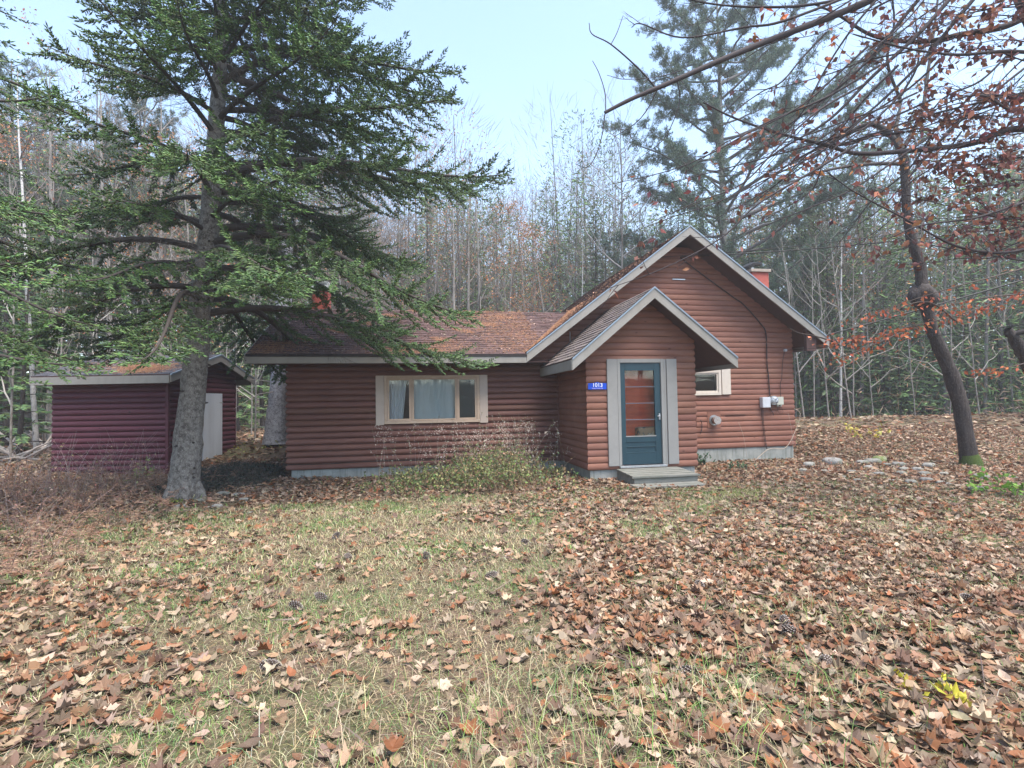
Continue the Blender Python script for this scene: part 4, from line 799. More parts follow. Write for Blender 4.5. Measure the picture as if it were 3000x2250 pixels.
NM = {'H': ('bare_hardwood', HW, (M_GRB, M_TWIG, M_LEAF), 'hardwood tree', 'bare grey hardwood'), 'C': ('conifer', CN, (M_DKB, M_TWIG, M_NEED), 'conifer', 'dark green conifer'), 'P': ('white_pine', PN, (M_GRB, M_TWIG, M_NEED), 'pine tree', 'tall soft needled pine'), 'S': ('sapling', SP, (M_GRB, M_TWIG, M_LEAF), 'sapling', 'thin pale leafless sapling'), 'B': ('white_birch', BI, (M_BIR, M_TWIG, M_LEAF), 'birch tree', 'slender white barked birch')}
DSC = {'H': ['bare grey hardwood', 'bare spreading hardwood', 'hardwood keeping few rusty leaves', 'hardwood thick with copper leaves'], 'C': ['dark conifer of middle height', 'short bushy dark conifer', 'tall narrow dark conifer', 'low young green conifer'], 'P': ['tall soft needled pine', 'dense crowned shorter pine', 'very tall bare stemmed pine'], 'S': ['thin pale leafless sapling', 'thin fork topped sapling', 'thin tan leaved sapling'], 'B': ['slender white barked birch']}
# zones: left woods (behind shed), centre (behind roof), right woods
spec = {
 'left': ('in the woods behind the shed', [
  ('P', 0, 40, 16), ('P', 1, 255, 15), ('P', 2, 395, 21), ('P', 0, 450, 27), ('P', 2, 120, 24), ('P', 1, 560, 24), ('P', 0, 690, 30), ('H', 0, 330, 12), ('H', 2, 150, 9), ('H', 1, 470, 14), ('H', 3, 90, 12), ('H', 2, 640, 16), ('H', 0, 760, 20), ('H', 3, 300, 17), ('H', 1, 820, 26), ('H', 3, 590, 11.5),
  ('C', 1, 20, 7), ('C', 0, 140, 11), ('C', 3, 60, 4.5), ('C', 1, 330, 20), ('C', 2, 510, 22), ('C', 0, 770, 15), ('C', 3, 700, 13), ('C', 1, -60, 9), ('C', 2, 220, 26), ('C', 1, 640, 24), ('C', 0, 400, 16), ('C', 2, 60, 17), ('C', 1, 250, 13), ('C', 0, 560, 17), ('C', 3, 450, 11), ('C', 0, -20, 13), ('C', 2, 330, 24), ('C', 2, 700, 22),
  ('S', 0, 300, 8), ('S', 1, 180, 6.5), ('S', 2, 130, 7.5), ('S', 0, 405, 9.5), ('S', 2, 650, 9), ('S', 1, 735, 10), ('S', 0, 690, 8), ('S', 2, 100, 9.5), ('S', 1, 745, 7), ('S', 0, 500, 10.5), ('S', 2, 560, 12), ('B', 0, 110, 4.8), ('S', 1, 30, 3.5)]),
 'mid': ('behind the low cabin roof', [
  ('H', 0, 1290, 22), ('H', 1, 1370, 20), ('H', 0, 1450, 26), ('H', 3, 1480, 17), ('H', 2, 1660, 24), ('H', 1, 1560, 21), ('H', 2, 1130, 20), ('H', 3, 1640, 16), ('H', 0, 1010, 24), ('H', 3, 1330, 26), ('H', 1, 900, 18), ('H', 3, 1570, 26), ('H', 2, 1420, 15),
  ('P', 1, 1610, 25), ('H', 3, 1530, 30), ('H', 0, 1600, 33), ('H', 3, 1400, 29), ('H', 1, 1700, 30), ('H', 0, 1230, 29), ('H', 2, 1340, 17), ('H', 3, 1080, 27), ('H', 1, 950, 32), ('P', 1, 1480, 38), ('C', 2, 1580, 36), ('C', 2, 1650, 40), ('C', 0, 1440, 24), ('C', 2, 1745, 20), ('C', 0, 1860, 19), ('C', 1, 1930, 17), ('C', 2, 1180, 28), ('C', 1, 1740, 14), ('C', 0, 1510, 32), ('C', 1, 1390, 34), ('C', 0, 1000, 31), ('P', 1, 1250, 36), ('P', 1, 1860, 26), ('C', 2, 1980, 24), ('B', 0, 1700, 18), ('P', 2, 1010, 40), ('C', 2, 880, 30)]),
 'right': ('right of the cabin', [
  ('C', 1, 2410, 13), ('C', 0, 2470, 17), ('C', 1, 2560, 14), ('C', 2, 2640, 18), ('C', 0, 2700, 14), ('C', 1, 2760, 11), ('C', 2, 2880, 16), ('C', 0, 2960, 12), ('C', 1, 3040, 9), ('C', 3, 2640, 8.5), ('C', 3, 2840, 7.5), ('C', 0, 2800, 22), ('C', 2, 2540, 24), ('C', 2, 2370, 24), ('C', 0, 2990, 20), ('C', 3, 2500, 11), ('C', 3, 2930, 6.5), ('C', 1, 3100, 15), ('C', 0, 2610, 28), ('C', 1, 2730, 27), ('C', 1, 2440, 10), ('C', 2, 2500, 19), ('C', 0, 2590, 16), ('C', 2, 2690, 21), ('C', 1, 2660, 12), ('C', 2, 2760, 19), ('C', 0, 2850, 13), ('C', 2, 2940, 18), ('C', 0, 2900, 25), ('C', 1, 2370, 15), ('C', 0, 2420, 22), ('C', 3, 2720, 9), ('C', 3, 2590, 9.5),
  ('H', 2, 2600, 13), ('H', 0, 2460, 20), ('H', 1, 2960, 10), ('H', 3, 2640, 19), ('H', 2, 2780, 17), ('H', 0, 2240, 20), ('H', 1, 2330, 17), ('H', 2, 2870, 24), ('H', 0, 3060, 16), ('H', 3, 2520, 17),
  ('P', 0, 2270, 26), ('P', 1, 2420, 28), ('P', 1, 2860, 30), ('P', 0, 3030, 26),
  ('B', 0, 2462, 9.5), ('B', 0, 2530, 15), ('B', 0, 2650, 20), ('S', 0, 2355, 7), ('S', 0, 2385, 8.5), ('S', 1, 2430, 6.5), ('S', 2, 2500, 6), ('S', 1, 2560, 8), ('S', 0, 2610, 10), ('S', 2, 2680, 7), ('S', 1, 2330, 11), ('S', 0, 2740, 9), ('S', 1, 2870, 5), ('S', 2, 2900, 8), ('S', 0, 2970, 6), ('S', 1, 2495, 4.5), ('S', 1, 2780, 5.5)])}
for zone, (where, items) in spec.items():
    cnt = {}
    for k, v, px, Y in sorted(items, key=lambda t: t[2]):
        nm, pr_, mats_, cat, desc = NM[k]; kk = (k, v); cnt[kk] = cnt.get(kk, 0) + 1; tot = sum(1 for t in items if (t[0], t[1]) == kk)
        lab = DSC[k][v] + ' ' + where + ('' if tot == 1 else ', ' + ORD[cnt[kk] - 1] + ' from the left')
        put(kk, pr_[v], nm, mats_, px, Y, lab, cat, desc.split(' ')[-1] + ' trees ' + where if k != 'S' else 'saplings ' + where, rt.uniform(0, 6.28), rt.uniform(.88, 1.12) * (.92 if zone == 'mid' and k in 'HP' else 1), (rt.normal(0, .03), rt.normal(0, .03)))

# ---- leaning burl tree at right
def lim(g, pts, r0, r1, col=(.05, .042, .04), k=6, n=6):
    S = spl(pts, n); g.tube(S, np.linspace(r0, r1, len(S)), k, 0, col, rough=.04); return S
def twigs(g, S, r, n, L_, col, depth=1, tips=None, droop=0, t0=.1, up=.05, rad=.006):
    for q in range(n):
        i = int((t0 + (1 - t0) * (q + r.random()) / n) * (len(S) - 2)); T = unit(S[i + 1] - S[i]); v = unit(T + r.normal(0, .55, 3) + [0, 0, up - droop]); l = L_ * r.uniform(.5, 1.2); m = 5; C = [S[i]]
        for j in range(m): v = unit(v + r.normal(0, .10, 3) + [0, 0, up * .5 - droop * .3]); C.append(C[-1] + v * l / m)
        C = np.array(C); g.tube(C, np.linspace(rad, rad * .3, m + 1), 4, 0, col)
        if tips is not None: tips += [(c, v) for c in C[1:]]
        if depth > 0: twigs(g, C, r, 3, l * .5, col, depth - 1, tips, droop, .2, up, rad * .5)
def leafset(g, tips, r, frac, size, lc, per=1, hang=.5):
    T = np.array([t[0] for t in tips]); T = T[r.random(len(T)) < frac]; T = np.repeat(T, per, 0) + r.normal(0, .02, (len(T) * per, 3)); n = len(T); R_ = randrot(n, r)
    # hanging: bias local +Y downward
    d = unit(np.stack([r.normal(0, .6, n), r.normal(0, .6, n), -np.abs(r.normal(hang, .5, n))], 1)); a = unit(np.cross(d, r.normal(0, 1, (n, 3)))); c = np.cross(a, d); R_ = np.stack([a, d, c], 2)
    g.cards(T, KITE, R_, r.uniform(.7, 1.2, n) * size, jit(lc, n, .25, .1, r), 0, KF)
LY = -2.4
ll = trunk_line([(2848, 1376, 74), (2838, 1330, 58), (2815, 1200, 50), (2780, 1080, 46), (2740, 990, 42), (2722, 930, 40), (2704, 860, 42), (2695, 780, 36), (2668, 690, 34), (2656, 600, 32), (2650, 480, 30), (2640, 440, 26)], LY)
base = np.array(ll[0][:3]); base[2] = float(gz(base[0], base[1])); ll[0][2] = min(ll[0][2], base[2] - .1)
r = np.random.default_rng(3)
bt = empty('leaning_tree', base); tag(bt, 'dark leaning tree with round burl and mossy foot right of the cabin', 'tree')
g = G(); A_ = np.array(ll); S = spl(A_[:, :3], 6); g.tube(S, np.interp(np.arange(len(S)), np.arange(0, len(S), 6), A_[:, 3]), 16, rough=.06, seed=4); g.build('trunk', M_DKB, bt, loc=base)
g = G(); c = at(2703, 868, LY); th, ph = np.meshgrid(np.arange(18) / 18 * 2 * pi, np.linspace(0, pi, 12)); rr = .265 * (1 + .12 * np.sin(3 * th + 1) * np.sin(2 * ph) + .10 * np.cos(5 * th) * np.sin(3 * ph) + r.normal(0, .035, th.shape)); V = np.stack([c[0] + rr * np.cos(th) * np.sin(ph), c[1] + rr * np.sin(th) * np.sin(ph), c[2] + rr * 1.0 * np.cos(ph)], -1).reshape(-1, 3)
F = [[i * 18 + j, i * 18 + (j + 1) % 18, (i + 1) * 18 + (j + 1) % 18, (i + 1) * 18 + j] for i in range(11) for j in range(18)]; g.add(V, F); g.build('burl', M_DKB, bt, loc=base)
g = G(); g.tube([A_[0, :3] + [0, 0, -.05], A_[1, :3] * .55 + A_[0, :3] * .45, A_[1, :3]], [A_[0, 3] * 1.2, A_[0, 3] * 1.02, A_[1, 3] * 1.03], 14, rough=.06); g.build('moss_collar', M_MOSS, bt, loc=base)
g = G(); tips = []
for pts, r0, r1 in (
  ([(2645, 450), (2600, 385), (2540, 365), (2450, 410), (2330, 470), (2200, 560)], .075, .012), ([(2645, 440), (2625, 380), (2635, 330), (2640, 270)], .06, .02),
  ([(2648, 450), (2610, 400), (2560, 395), (2500, 420), (2400, 440), (2300, 520)], .05, .01), ([(2655, 480), (2560, 480), (2440, 495), (2330, 530), (2220, 620)], .045, .008),
  ([(2650, 430), (2700, 330), (2720, 200), (2740, 60), (2760, -120)], .05, .02), ([(2660, 520), (2740, 430), (2830, 330), (2950, 250)], .03, .008), ([(2640, 300), (2600, 180), (2620, 60), (2600, -80)], .035, .012), ([(2640, 280), (2690, 180), (2680, 40)], .03, .01)):
    P3 = [at(x, y, LY + .25 * i * (1 if r0 > .045 else -1)) for i, (x, y) in enumerate(pts)]; S = lim(g, P3, r0, r1, (.045, .038, .036)); twigs(g, S, r, 12, .9, (.06, .05, .047), 2, tips, rad=.008)
g.build('branches', M_TWIG, bt, loc=base)
g = G(); leafset(g, tips, r, .06, .11, LEAF_ORANGE * .9)
St = spl(A_[5:, :3], 6)
leafset(g, [(p + r.normal(0, .12, 3), 0) for p in np.repeat(St[4:], 3, 0)], r, .9, .11, LEAF_ORANGE * .9, 1)
g.build('foliage', M_LEAF, bt, loc=base)

# ---- overhanging hardwood just outside the right edge
ob = np.array([9.7, -6.2, -.1]); oh = empty('beech_tree', ob); tag(oh, 'beech whose bare dark limbs and purplish leaves reach in overhead from the right', 'beech tree')
g = G(); g.tube([(9.7, -6.2, -.3), (9.72, -6.2, 2), (9.7, -6.15, 5), (9.6, -6.0, 9), (9.5, -5.8, 12)], [.3, .25, .22, .16, .05], 16, rough=.05); g.build('trunk', M_DKB, oh, loc=ob)
g = G(); tips = []; lt = []; r = np.random.default_rng(17)
def L3(pts, Y0, Y1): return [at(x, y, Y0 + (Y1 - Y0) * i / (len(pts) - 1)) for i, (x, y) in enumerate(pts)]
limbs = [  # image polyline, depth start..end, radii, twigs, twig length, leafy
 ([(2900, -190), (2720, -90), (2540, 5), (2400, 62), (2250, 120), (2080, 190), (1950, 248), (1850, 290), (1772, 330)], -5.9, -5.6, .06, .022, 0, .4, 0),
 ([(1925, 262), (1870, 200), (1790, 130), (1735, 100), (1726, 68)], -5.6, -5.5, .013, .005, 0, .3, 0), ([(1790, 130), (1808, 95), (1825, 47)], -5.5, -5.5, .006, .004, 0, 0, 0),
 ([(1775, 330), (1772, 270), (1755, 215), (1736, 178)], -5.6, -5.6, .007, .004, 0, 0, 0), ([(1772, 335), (1765, 390), (1748, 450), (1720, 490), (1686, 480)], -5.6, -5.6, .008, .004, 0, 0, 0),
 ([(1925, 265), (1890, 330), (1850, 370), (1800, 400)], -5.6, -5.5, .008, .004, 0, 0, 0), ([(1985, 240), (1990, 300), (1950, 400), (1880, 460)], -5.6, -5.5, .008, .004, 0, 0, 0), ([(2000, 205), (1930, 225), (1830, 232), (1778, 220)], -5.6, -5.6, .007, .003, 2, .3, 0),
 ([(3060, 20), (2950, 75), (2820, 100), (2700, 122), (2560, 105), (2450, 40), (2380, 10)], -6.2, -5.5, .05, .012, 12, .8, .2),
 ([(3100, 380), (2960, 380), (2850, 420), (2700, 438), (2520, 450), (2420, 425), (2280, 390), (2150, 345), (2060, 300)], -6.3, -5.4, .05, .009, 10, .9, .1),
 ([(2830, -60), (2700, 90), (2560, 220), (2430, 350), (2300, 430), (2200, 500)], -6.2, -5.6, .032, .008, 14, .8, .05), ([(2740, -60), (2640, 60), (2520, 200), (2400, 300), (2250, 410)], -6.1, -5.4, .028, .008, 10, .7, .04),
 ([(2620, -60), (2500, 80), (2420, 200), (2350, 330), (2270, 420)], -6, -5.4, .018, .006, 8, .6, .04), ([(2560, -40), (2300, 60), (2180, 80), (2000, 110), (1880, 70), (1850, 80)], -6, -5.4, .02, .005, 10, .5, .03), ([(2700, -60), (2400, 10), (2200, 20), (2050, 5), (1950, -30)], -6, -5.4, .022, .008, 8, .5, .04),
 ([(2420, 95), (2350, 170), (2290, 240), (2230, 270), (2150, 330), (2110, 400)], -5.8, -5.5, .014, .005, 6, .5, .05), ([(2900, -60), (2800, 60), (2700, 180), (2600, 280), (2480, 380), (2330, 470)], -6.3, -5.6, .03, .008, 12, .8, .06),
 ([(3080, 160), (2950, 150), (2800, 160), (2650, 140), (2500, 100)], -6.5, -6, .028, .008, 14, .8, .35), ([(3100, 560), (2980, 600), (2850, 640), (2700, 660), (2600, 700)], -6.6, -6.1, .022, .006, 10, .7, .3), ([(3100, 300), (2980, 330), (2880, 280), (2780, 300), (2680, 360)], -6.6, -6.0, .022, .006, 12, .7, .5), ([(3100, 700), (2950, 740), (2800, 720), (2650, 640), (2500, 560), (2420, 500)], -6.5, -5.8, .022, .006, 12, .8, .12)]
rx = np.random.default_rng(4)
for _ in range(26):
    x0, y0 = rx.uniform(2500, 3100), rx.uniform(-150, 420); an = rx.uniform(.35, .95); Lp = rx.uniform(450, 950); q = np.linspace(0, 1, 6)
    limbs.append(([(x0 - cos(an) * Lp * t + rx.normal(0, 12), y0 + sin(an) * Lp * t - 90 * t * t + rx.normal(0, 10)) for t in q], rx.uniform(-6.4, -5.9), rx.uniform(-5.8, -5.2), rx.uniform(.010, .018), .004, 7, .6, .12))
for _ in range(26):
    x0, y0 = 3100, rx.uniform(-60, 820); Lp = rx.uniform(220, 560); q = np.linspace(0, 1, 5); an = rx.uniform(-.2, .35)
    limbs.append(([(x0 - Lp * t, y0 + sin(an) * Lp * t + rx.normal(0, 10)) for t in q], -6.5, -6.0, .011, .003, 8, .5, .40 if y0 < 700 else .2))
for pts, Ya, Yb, r0, r1, nt_, tl, lf in limbs:
    S = lim(g, L3(pts, Ya, Yb), r0, r1, (.05, .04, .042), 7); tp = []
    if nt_: twigs(g, S, r, nt_, tl, (.06, .048, .05), 1, tp, up=.02, rad=.005)
    if lf: k = r.random(len(tp)) < lf; lt += [t for t, q in zip(tp, k) if q]
# connect to the trunk high up
for p0, p1 in (((9.6, -6.1, 4.6), at(2900, -190, -5.9)), ((9.6, -6.1, 3.3), at(3100, 380, -6.3)), ((9.6, -6.1, 3.8), at(3060, 20, -6.2))): lim(g, [p0, (np.array(p0) + p1) / 2 + [0, 0, .15], p1], .08, .055, (.05, .04, .042), 8)
g.build('branches', M_TWIG, oh, loc=ob)
gl = G(); PURP = np.array([(.20, .085, .075), (.26, .11, .085), (.17, .075, .075), (.34, .14, .08)]); leafset(gl, lt, r, .95, .10, PURP, 1)
rl = np.random.default_rng(8)
for px, py in ((2215, 105), (2292, 58), (2420, 172), (2336, 316), (2245, 40), (2350, 478), (2385, 490), (2440, 125), (2455, 105)):
    p = at(px, py, -5.6); leafset(gl, [(p + rl.normal(0, .03, 3), 0)] * 3, rl, 1, .14, np.array([(.50, .17, .05), (.42, .13, .06)]), 1)
for _ in range(0):
    px = 2560 + 460 * rl.random() ** .65; py = rl.uniform(-20, 800) ; p = at(px, py, rl.uniform(-6.9, -5.6)); leafset(gl, [(p, 0)], rl, 1, rl.uniform(.07, .10), PURP, 1)
gl.build('foliage', M_LEAF, oh, loc=ob)
# low copper spray (young beech)
gs = G(); gsl = G(); r = np.random.default_rng(21); sb = np.array([11.6, -4.9, -.05]); sp_ = empty('young_beech', sb); tag(sp_, 'young beech sending long horizontal sprays of copper leaves past the gable eave', 'beech tree')
gt = G(); gt.tube([(11.6, -4.9, -.3), (11.6, -4.9, 1.5), (11.5, -4.9, 3.4)], [.06, .05, .02], 8); gt.build('trunk', M_GRB, sp_, loc=sb)
for pts, Ya, Yb, frac, n_ in (([(3260, 740), (3150, 790), (2960, 870), (2800, 925), (2650, 960), (2530, 985), (2425, 998)], -4.6, -4.0, .95, 340), ([(2640, 975), (2560, 1010), (2480, 1040), (2440, 1055)], -4.4, -4.1, .9, 70), ([(2800, 940), (2720, 885), (2620, 905), (2520, 935)], -4.4, -4.1, .8, 70), ([(3150, 1020), (3000, 1065), (2930, 1080), (2860, 1080)], -4.6, -4.2, .9, 60), ([(3150, 850), (2900, 870), (2760, 900)], -4.7, -4.5, .8, 50), ([(2440, 1000), (2390, 985), (2340, 975), (2310, 960)], -4.0, -3.9, 0, 0), ([(3150, 740), (2950, 800), (2800, 840), (2700, 870), (2540, 925)], -4.6, -4.0, .3, 40)):
    S = lim(gs, L3(pts, Ya, Yb), .016, .004, (.09, .07, .06), 5)
    for _ in range(n_):
        i = r.integers(0, len(S)); p = S[i] + r.normal(0, 1, 3) * [.14, .12, .05] + [0, 0, -.03]; leafset(gsl, [(p, 0)], r, 1, .085, np.array([(.48, .15, .07), (.55, .20, .10), (.38, .11, .06)]), 1, hang=.4)
leafset(gsl, [(at(2378, 990, -3.9), 0)] * 2, r, 1, .13, np.array([(.5, .22, .12)]), 1)
gs.build('branches', M_TWIG, sp_, loc=sb); gsl.build('foliage', M_LEAF, sp_, loc=sb)
# knobby dead trunk at right edge
kb = at(3090, 1330, -3.2); kb[2] = float(gz(kb[0], kb[1])); kt = empty('dead_tree', kb); tag(kt, 'blackened knobby dead trunk at the far right edge', 'dead tree')
g = G(); Q = [at(x, y, -3.2) for x, y in ((3090, 1340), (3075, 1200), (3030, 1100), (2998, 1040), (2968, 990), (2950, 965))]; g.tube(spl(Q, 5), np.interp(np.linspace(0, 1, 26), [0, .5, .7, .85, 1], [.13, .12, .10, .10, .07]), 12, rough=.14, seed=9); g.build('trunk', M_DKB, kt, loc=kb)
g = G(); g.tube([at(2955, 985, -3.2), at(2985, 975, -3.3), at(3050, 955, -3.4)], [.05, .05, .04], 7, 0, (.02, .017, .017)); g.build('branches', M_TWIG, kt, loc=kb)
# big pale trunk between shed and cabin
tb = at(812, 1283, 4.6); tb[2] = float(gz(tb[0], tb[1])); q = empty('spruce_tree', tb); tag(q, 'thick pale lichen covered trunk between the shed and the cabin', 'spruce tree')
g = G(); l_ = trunk_line([(812, 1300, 86), (812, 1265, 76), (815, 1200, 64), (822, 1100, 56), (826, 1000, 52), (832, 850, 46), (838, 700, 40)], 4.6); l_ = np.array(l_); S = spl(l_[:, :3], 6); g.tube(S, np.interp(np.arange(len(S)), np.arange(0, len(S), 6), l_[:, 3]), 18, rough=.04, seed=2); g.build('trunk', mat('lichen_bark', (.36, .36, .38), .9, [(14, (.18, .17, .18), .42, .6, .9, 6), (50, (.60, .61, .64), .52, .66, .8, 4)], (26, .8, .02)), q, loc=tb)
g = G(); r = np.random.default_rng(77)
for k in range(60):
    z = r.uniform(1.6, 8); a = r.uniform(0, 6.28); x = np.interp(z, l_[:, 2], l_[:, 0]); P0 = np.array([x, 4.6, z]); v = np.array([cos(a), sin(a), r.uniform(-.4, .3)]); L_ = r.uniform(.4, 1.8); g.tube([P0, P0 + v * L_ * .5 + [0, 0, -.03], P0 + v * L_ + [0, 0, -.2 * L_]], [.016, .010, .004], 4, 0, (.30, .27, .25))
g.build('branches', M_TWIG, q, loc=tb)
gn = G(); z = r.uniform(3.5, 9, 3500); a = r.uniform(0, 6.28, 3500); d = r.uniform(.4, 2.2, 3500); P0 = np.stack([np.interp(z, l_[:, 2], l_[:, 0]) + d * np.cos(a), 4.6 + d * np.sin(a), z - .2 * d], 1); gn.shoots(P0, np.stack([np.cos(a), np.sin(a), -.2 + 0 * a], 1) + r.normal(0, .5, (3500, 3)), r.uniform(.1, .25, 3500), .04, jit(GREENS, 3500, .2, .08, r)); gn.build('foliage', M_NEED, q, loc=tb)

# ---- distant woods: one mass, ring around
g = G(); r = np.random.default_rng(123)
def far_tree(x, y, h, kind, n):
    z0_ = float(gz(x, y)) - .3; t = r.normal(0, .03, 2) * h; c = r.choice([.09, .14, .22]) * r.uniform(.7, 1.3); top = np.array([x + t[0], y + t[1], z0_ + h]); bot = np.array([x, y, z0_])
    g.tube([bot, (bot + top) / 2 + [r.normal(0, .1), 0, 0], top], [r.uniform(.06, .15), .07, .015], 4, 0, (c, c * .93, c * .88))
    u = r.random(n) ** (1.15 if kind == 0 else .8); u = (.05 + .95 * u) if kind == 0 else (.30 + .70 * u); a = r.uniform(0, 2 * pi, n)
    R_ = {0: (h * .17 + .6) * (1 - u) ** .9 + .1, 1: h * .17 * np.sin(pi * np.clip((u - .2) / .85, 0, 1)) ** .7 + .15, 2: h * .20 * np.sin(pi * np.clip((u - .25) / .8, 0, 1)) ** .8 + .2}[kind]
    q = np.sqrt(r.random(n)) * R_; P = bot + (top - bot) * u[:, None] + np.stack([q * np.cos(a), q * np.sin(a), -.25 * q if kind == 0 else .1 * q], 1); d = np.stack([np.cos(a), np.sin(a), np.full(n, {0: -.2, 1: .5, 2: 1.1}[kind])], 1) + r.normal(0, .45, (n, 3))
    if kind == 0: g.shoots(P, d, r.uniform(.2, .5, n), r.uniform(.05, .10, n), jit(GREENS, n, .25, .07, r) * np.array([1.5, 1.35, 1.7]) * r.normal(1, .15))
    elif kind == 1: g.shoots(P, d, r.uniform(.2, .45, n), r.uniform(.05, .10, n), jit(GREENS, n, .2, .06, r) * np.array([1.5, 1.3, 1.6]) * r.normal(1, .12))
    else:
        g.shoots(P, d, r.uniform(.6, 1.5, n), r.uniform(.012, .03, n), jit([(.20, .17, .15), (.26, .21, .18), (.17, .15, .13)], n, .2, .04, r))
        if r.random() < .45: k = r.random(n) < .45; g.shoots(P[k], r.normal(0, 1, (k.sum(), 3)), .16, .09, jit([(.34, .17, .09), (.30, .20, .12)], int(k.sum()), .2, .06, r))
for i in range(760):
    front = i < 600; a = r.uniform(-.95, 1.35) if front else r.uniform(1.35, 2 * pi - .95); d = r.uniform(27, 62) if front else r.uniform(24, 40); X, Y_ = d * sin(a), -6 + d * cos(a)
    if front and i % 3 == 0: d = r.uniform(27, 40); X, Y_ = d * sin(a), -6 + d * cos(a)
    pc_ = [.38, .14, .48] if abs(a - .12) < .35 else ([.62, .14, .24] if a > .4 else [.42, .22, .36]); kind = int(r.choice(3, p=pc_)); h = r.uniform(.6, 1.1) * (9 + .19 * d) * (1.15 if a < -.1 else 1) * (r.uniform(.9, 1.45) if abs(a - .1) < .35 else 1)
    far_tree(X, Y_, h, kind, 760 if front else 260)
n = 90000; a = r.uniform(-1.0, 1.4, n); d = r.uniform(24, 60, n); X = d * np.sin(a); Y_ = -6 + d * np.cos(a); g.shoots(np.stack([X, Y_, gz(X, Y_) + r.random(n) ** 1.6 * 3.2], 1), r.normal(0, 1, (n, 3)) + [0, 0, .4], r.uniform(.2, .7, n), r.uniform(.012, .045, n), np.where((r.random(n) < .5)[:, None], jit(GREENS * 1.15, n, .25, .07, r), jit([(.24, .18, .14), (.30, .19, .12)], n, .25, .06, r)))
tag(g.build('distant_woods', M_TWIG), 'far mass of mixed grey and green woods closing off the clearing', 'woods', kind='stuff')

# ---- leaf templates
def outline(pts, n=None):
    V = [(0, 0, 0.0)] ; 
    P = np.array(pts, float); V = np.vstack([[0, P[:, 1].mean() * 0 + .05, 0], np.c_[P, np.zeros(len(P))]]); F = [[0, i + 1, (i + 1) % len(P) + 1] for i in range(len(P))]; return V, F
half = [(0, -.5), (.14, -.40), (.40, -.36), (.34, -.16), (.54, .04), (.36, .10), (.38, .30), (.18, .28), (0, .55)]
MAPLE = outline(half + [(-x, y) for x, y in half[-2:0:-1]])
ho = [(0, -.55), (.08, -.4), (.20, -.30), (.10, -.18), (.30, -.06), (.14, .06), (.30, .2), (.12, .28), (.14, .42), (0, .55)]
OAK = outline(ho + [(-x, y) for x, y in ho[-2:0:-1]])
hb = [(0, -.5), (.2, -.28), (.27, 0), (.2, .28), (0, .55)]
BEECH = outline(hb + [(-x, y) for x, y in hb[-2:0:-1]])
def curl(T, cx, cy, cd):
    V = T[0].copy(); V[:, 2] = cx * V[:, 0] ** 2 + cy * V[:, 1] ** 2 + cd * V[:, 0] * V[:, 1]; return V, T[1]
LIT = np.array([.82, .82, .79]) * np.array([(.36, .22, .145), (.29, .155, .095), (.21, .105, .065), (.42, .29, .20), (.31, .13, .065), (.38, .30, .23), (.16, .10, .075), (.48, .37, .28), (.25, .175, .13), (.20, .14, .105)])
def scatter(n, x0, x1, y0, y1, dens, r):
    X = r.uniform(x0, x1, n); Y = r.uniform(y0, y1, n); k = r.random(n) < dens(X, Y); X, Y = X[k], Y[k]
    k = ~(((X > -2.62) & (X < 9.5) & (Y > 0.02)) | ((X > 3.37) & (X < 5.6) & (Y > -2.03)) | ((X > 3.9) & (X < 5.1) & (Y > -2.9)& (Y < -2)))
    # inside the view wedge (a margin wider), behind-camera excluded
    dx, dy = X - CAM[0], Y - CAM[1]; f_ = dx * CF[0] + dy * CF[1]; s_ = dx * CR[0] + dy * CR[1]; k &= (f_ > .8) & (np.abs(s_) < f_ * 1.25 + 1.5)
    return X[k], Y[k]
def clump(X, Y, s=1.0, ph=0): return np.sin(X * 1.9 * s + ph + 1.3 * np.sin(Y * 1.1 * s)) * np.sin(Y * 2.3 * s + ph * 2 + 1.1 * np.sin(X * 1.7 * s))
def litd(X, Y):
    heavy = sstep(-.25, .9, X - .6 - .18 * (Y + 9) * (Y < -5) - .55 * clump(X, Y, .8)); near = sstep(-3.9, -2.2, Y)
    mid = .14 + .30 * sstep(.1, .9, clump(X, Y, 1.1, 2)); left = .50 * sstep(.6, 2.2, -X - .0 + .4 * clump(X, Y, .7, 1)); moss = np.exp(-(((X - 5.2) / .9) ** 2 + ((Y + 4.0) / .55) ** 2))
    d = np.maximum(np.maximum(heavy, near * .85), np.maximum(mid, left)); grs = sstep(.45, .85, clump(X, Y, .55, 4)) * .55
    return np.clip(d * (1 - .85 * moss) * (1 - grs * (Y < -4)), 0, 1)
def litter(g, X, Y, r, tmpl, size, tilt, z=0.0, colr=LIT):
    n = len(X); idx = r.integers(0, len(tmpl), n); Z = gz(X, Y) + z + np.abs(r.normal(0, .012, n)) + .008
    for i, (V, F) in enumerate(tmpl):
        k = idx == i; m = int(k.sum())
        if m: g.cards(np.stack([X[k], Y[k], Z[k]], 1), V, rotmats(m, tilt, r), size * r.uniform(.6, 1.25, m), jit(colr, m, .18, .03, r), 0, F)
r = np.random.default_rng(55); g = G()
tm = [curl(T, r.uniform(-.5, 2.4), r.uniform(-1.2, 1.5), r.normal(0, 1.2)) for T in (MAPLE, MAPLE, OAK, OAK, OAK, BEECH, BEECH, BEECH, BEECH) for _ in range(4)]
X, Y = scatter(44000, -6, 9, -11.4, -6.5, lambda x, y: litd(x, y) * .95, r); litter(g, X, Y, r, tm, .086, .26)
tag(g.build('fallen_leaves', M_LEAF), 'carpet of fallen maple, oak and beech leaves near the camera', 'fallen leaves', kind='stuff')
g = G(); tm2 = [curl((MAPLE[0], MAPLE[1]), 1, .5, .5), curl(OAK, .8, -.4, .4), curl(BEECH, 1.2, .3, .3), curl(BEECH, -.6, .8, .3), curl(MAPLE, -.3, 1, -.7)]
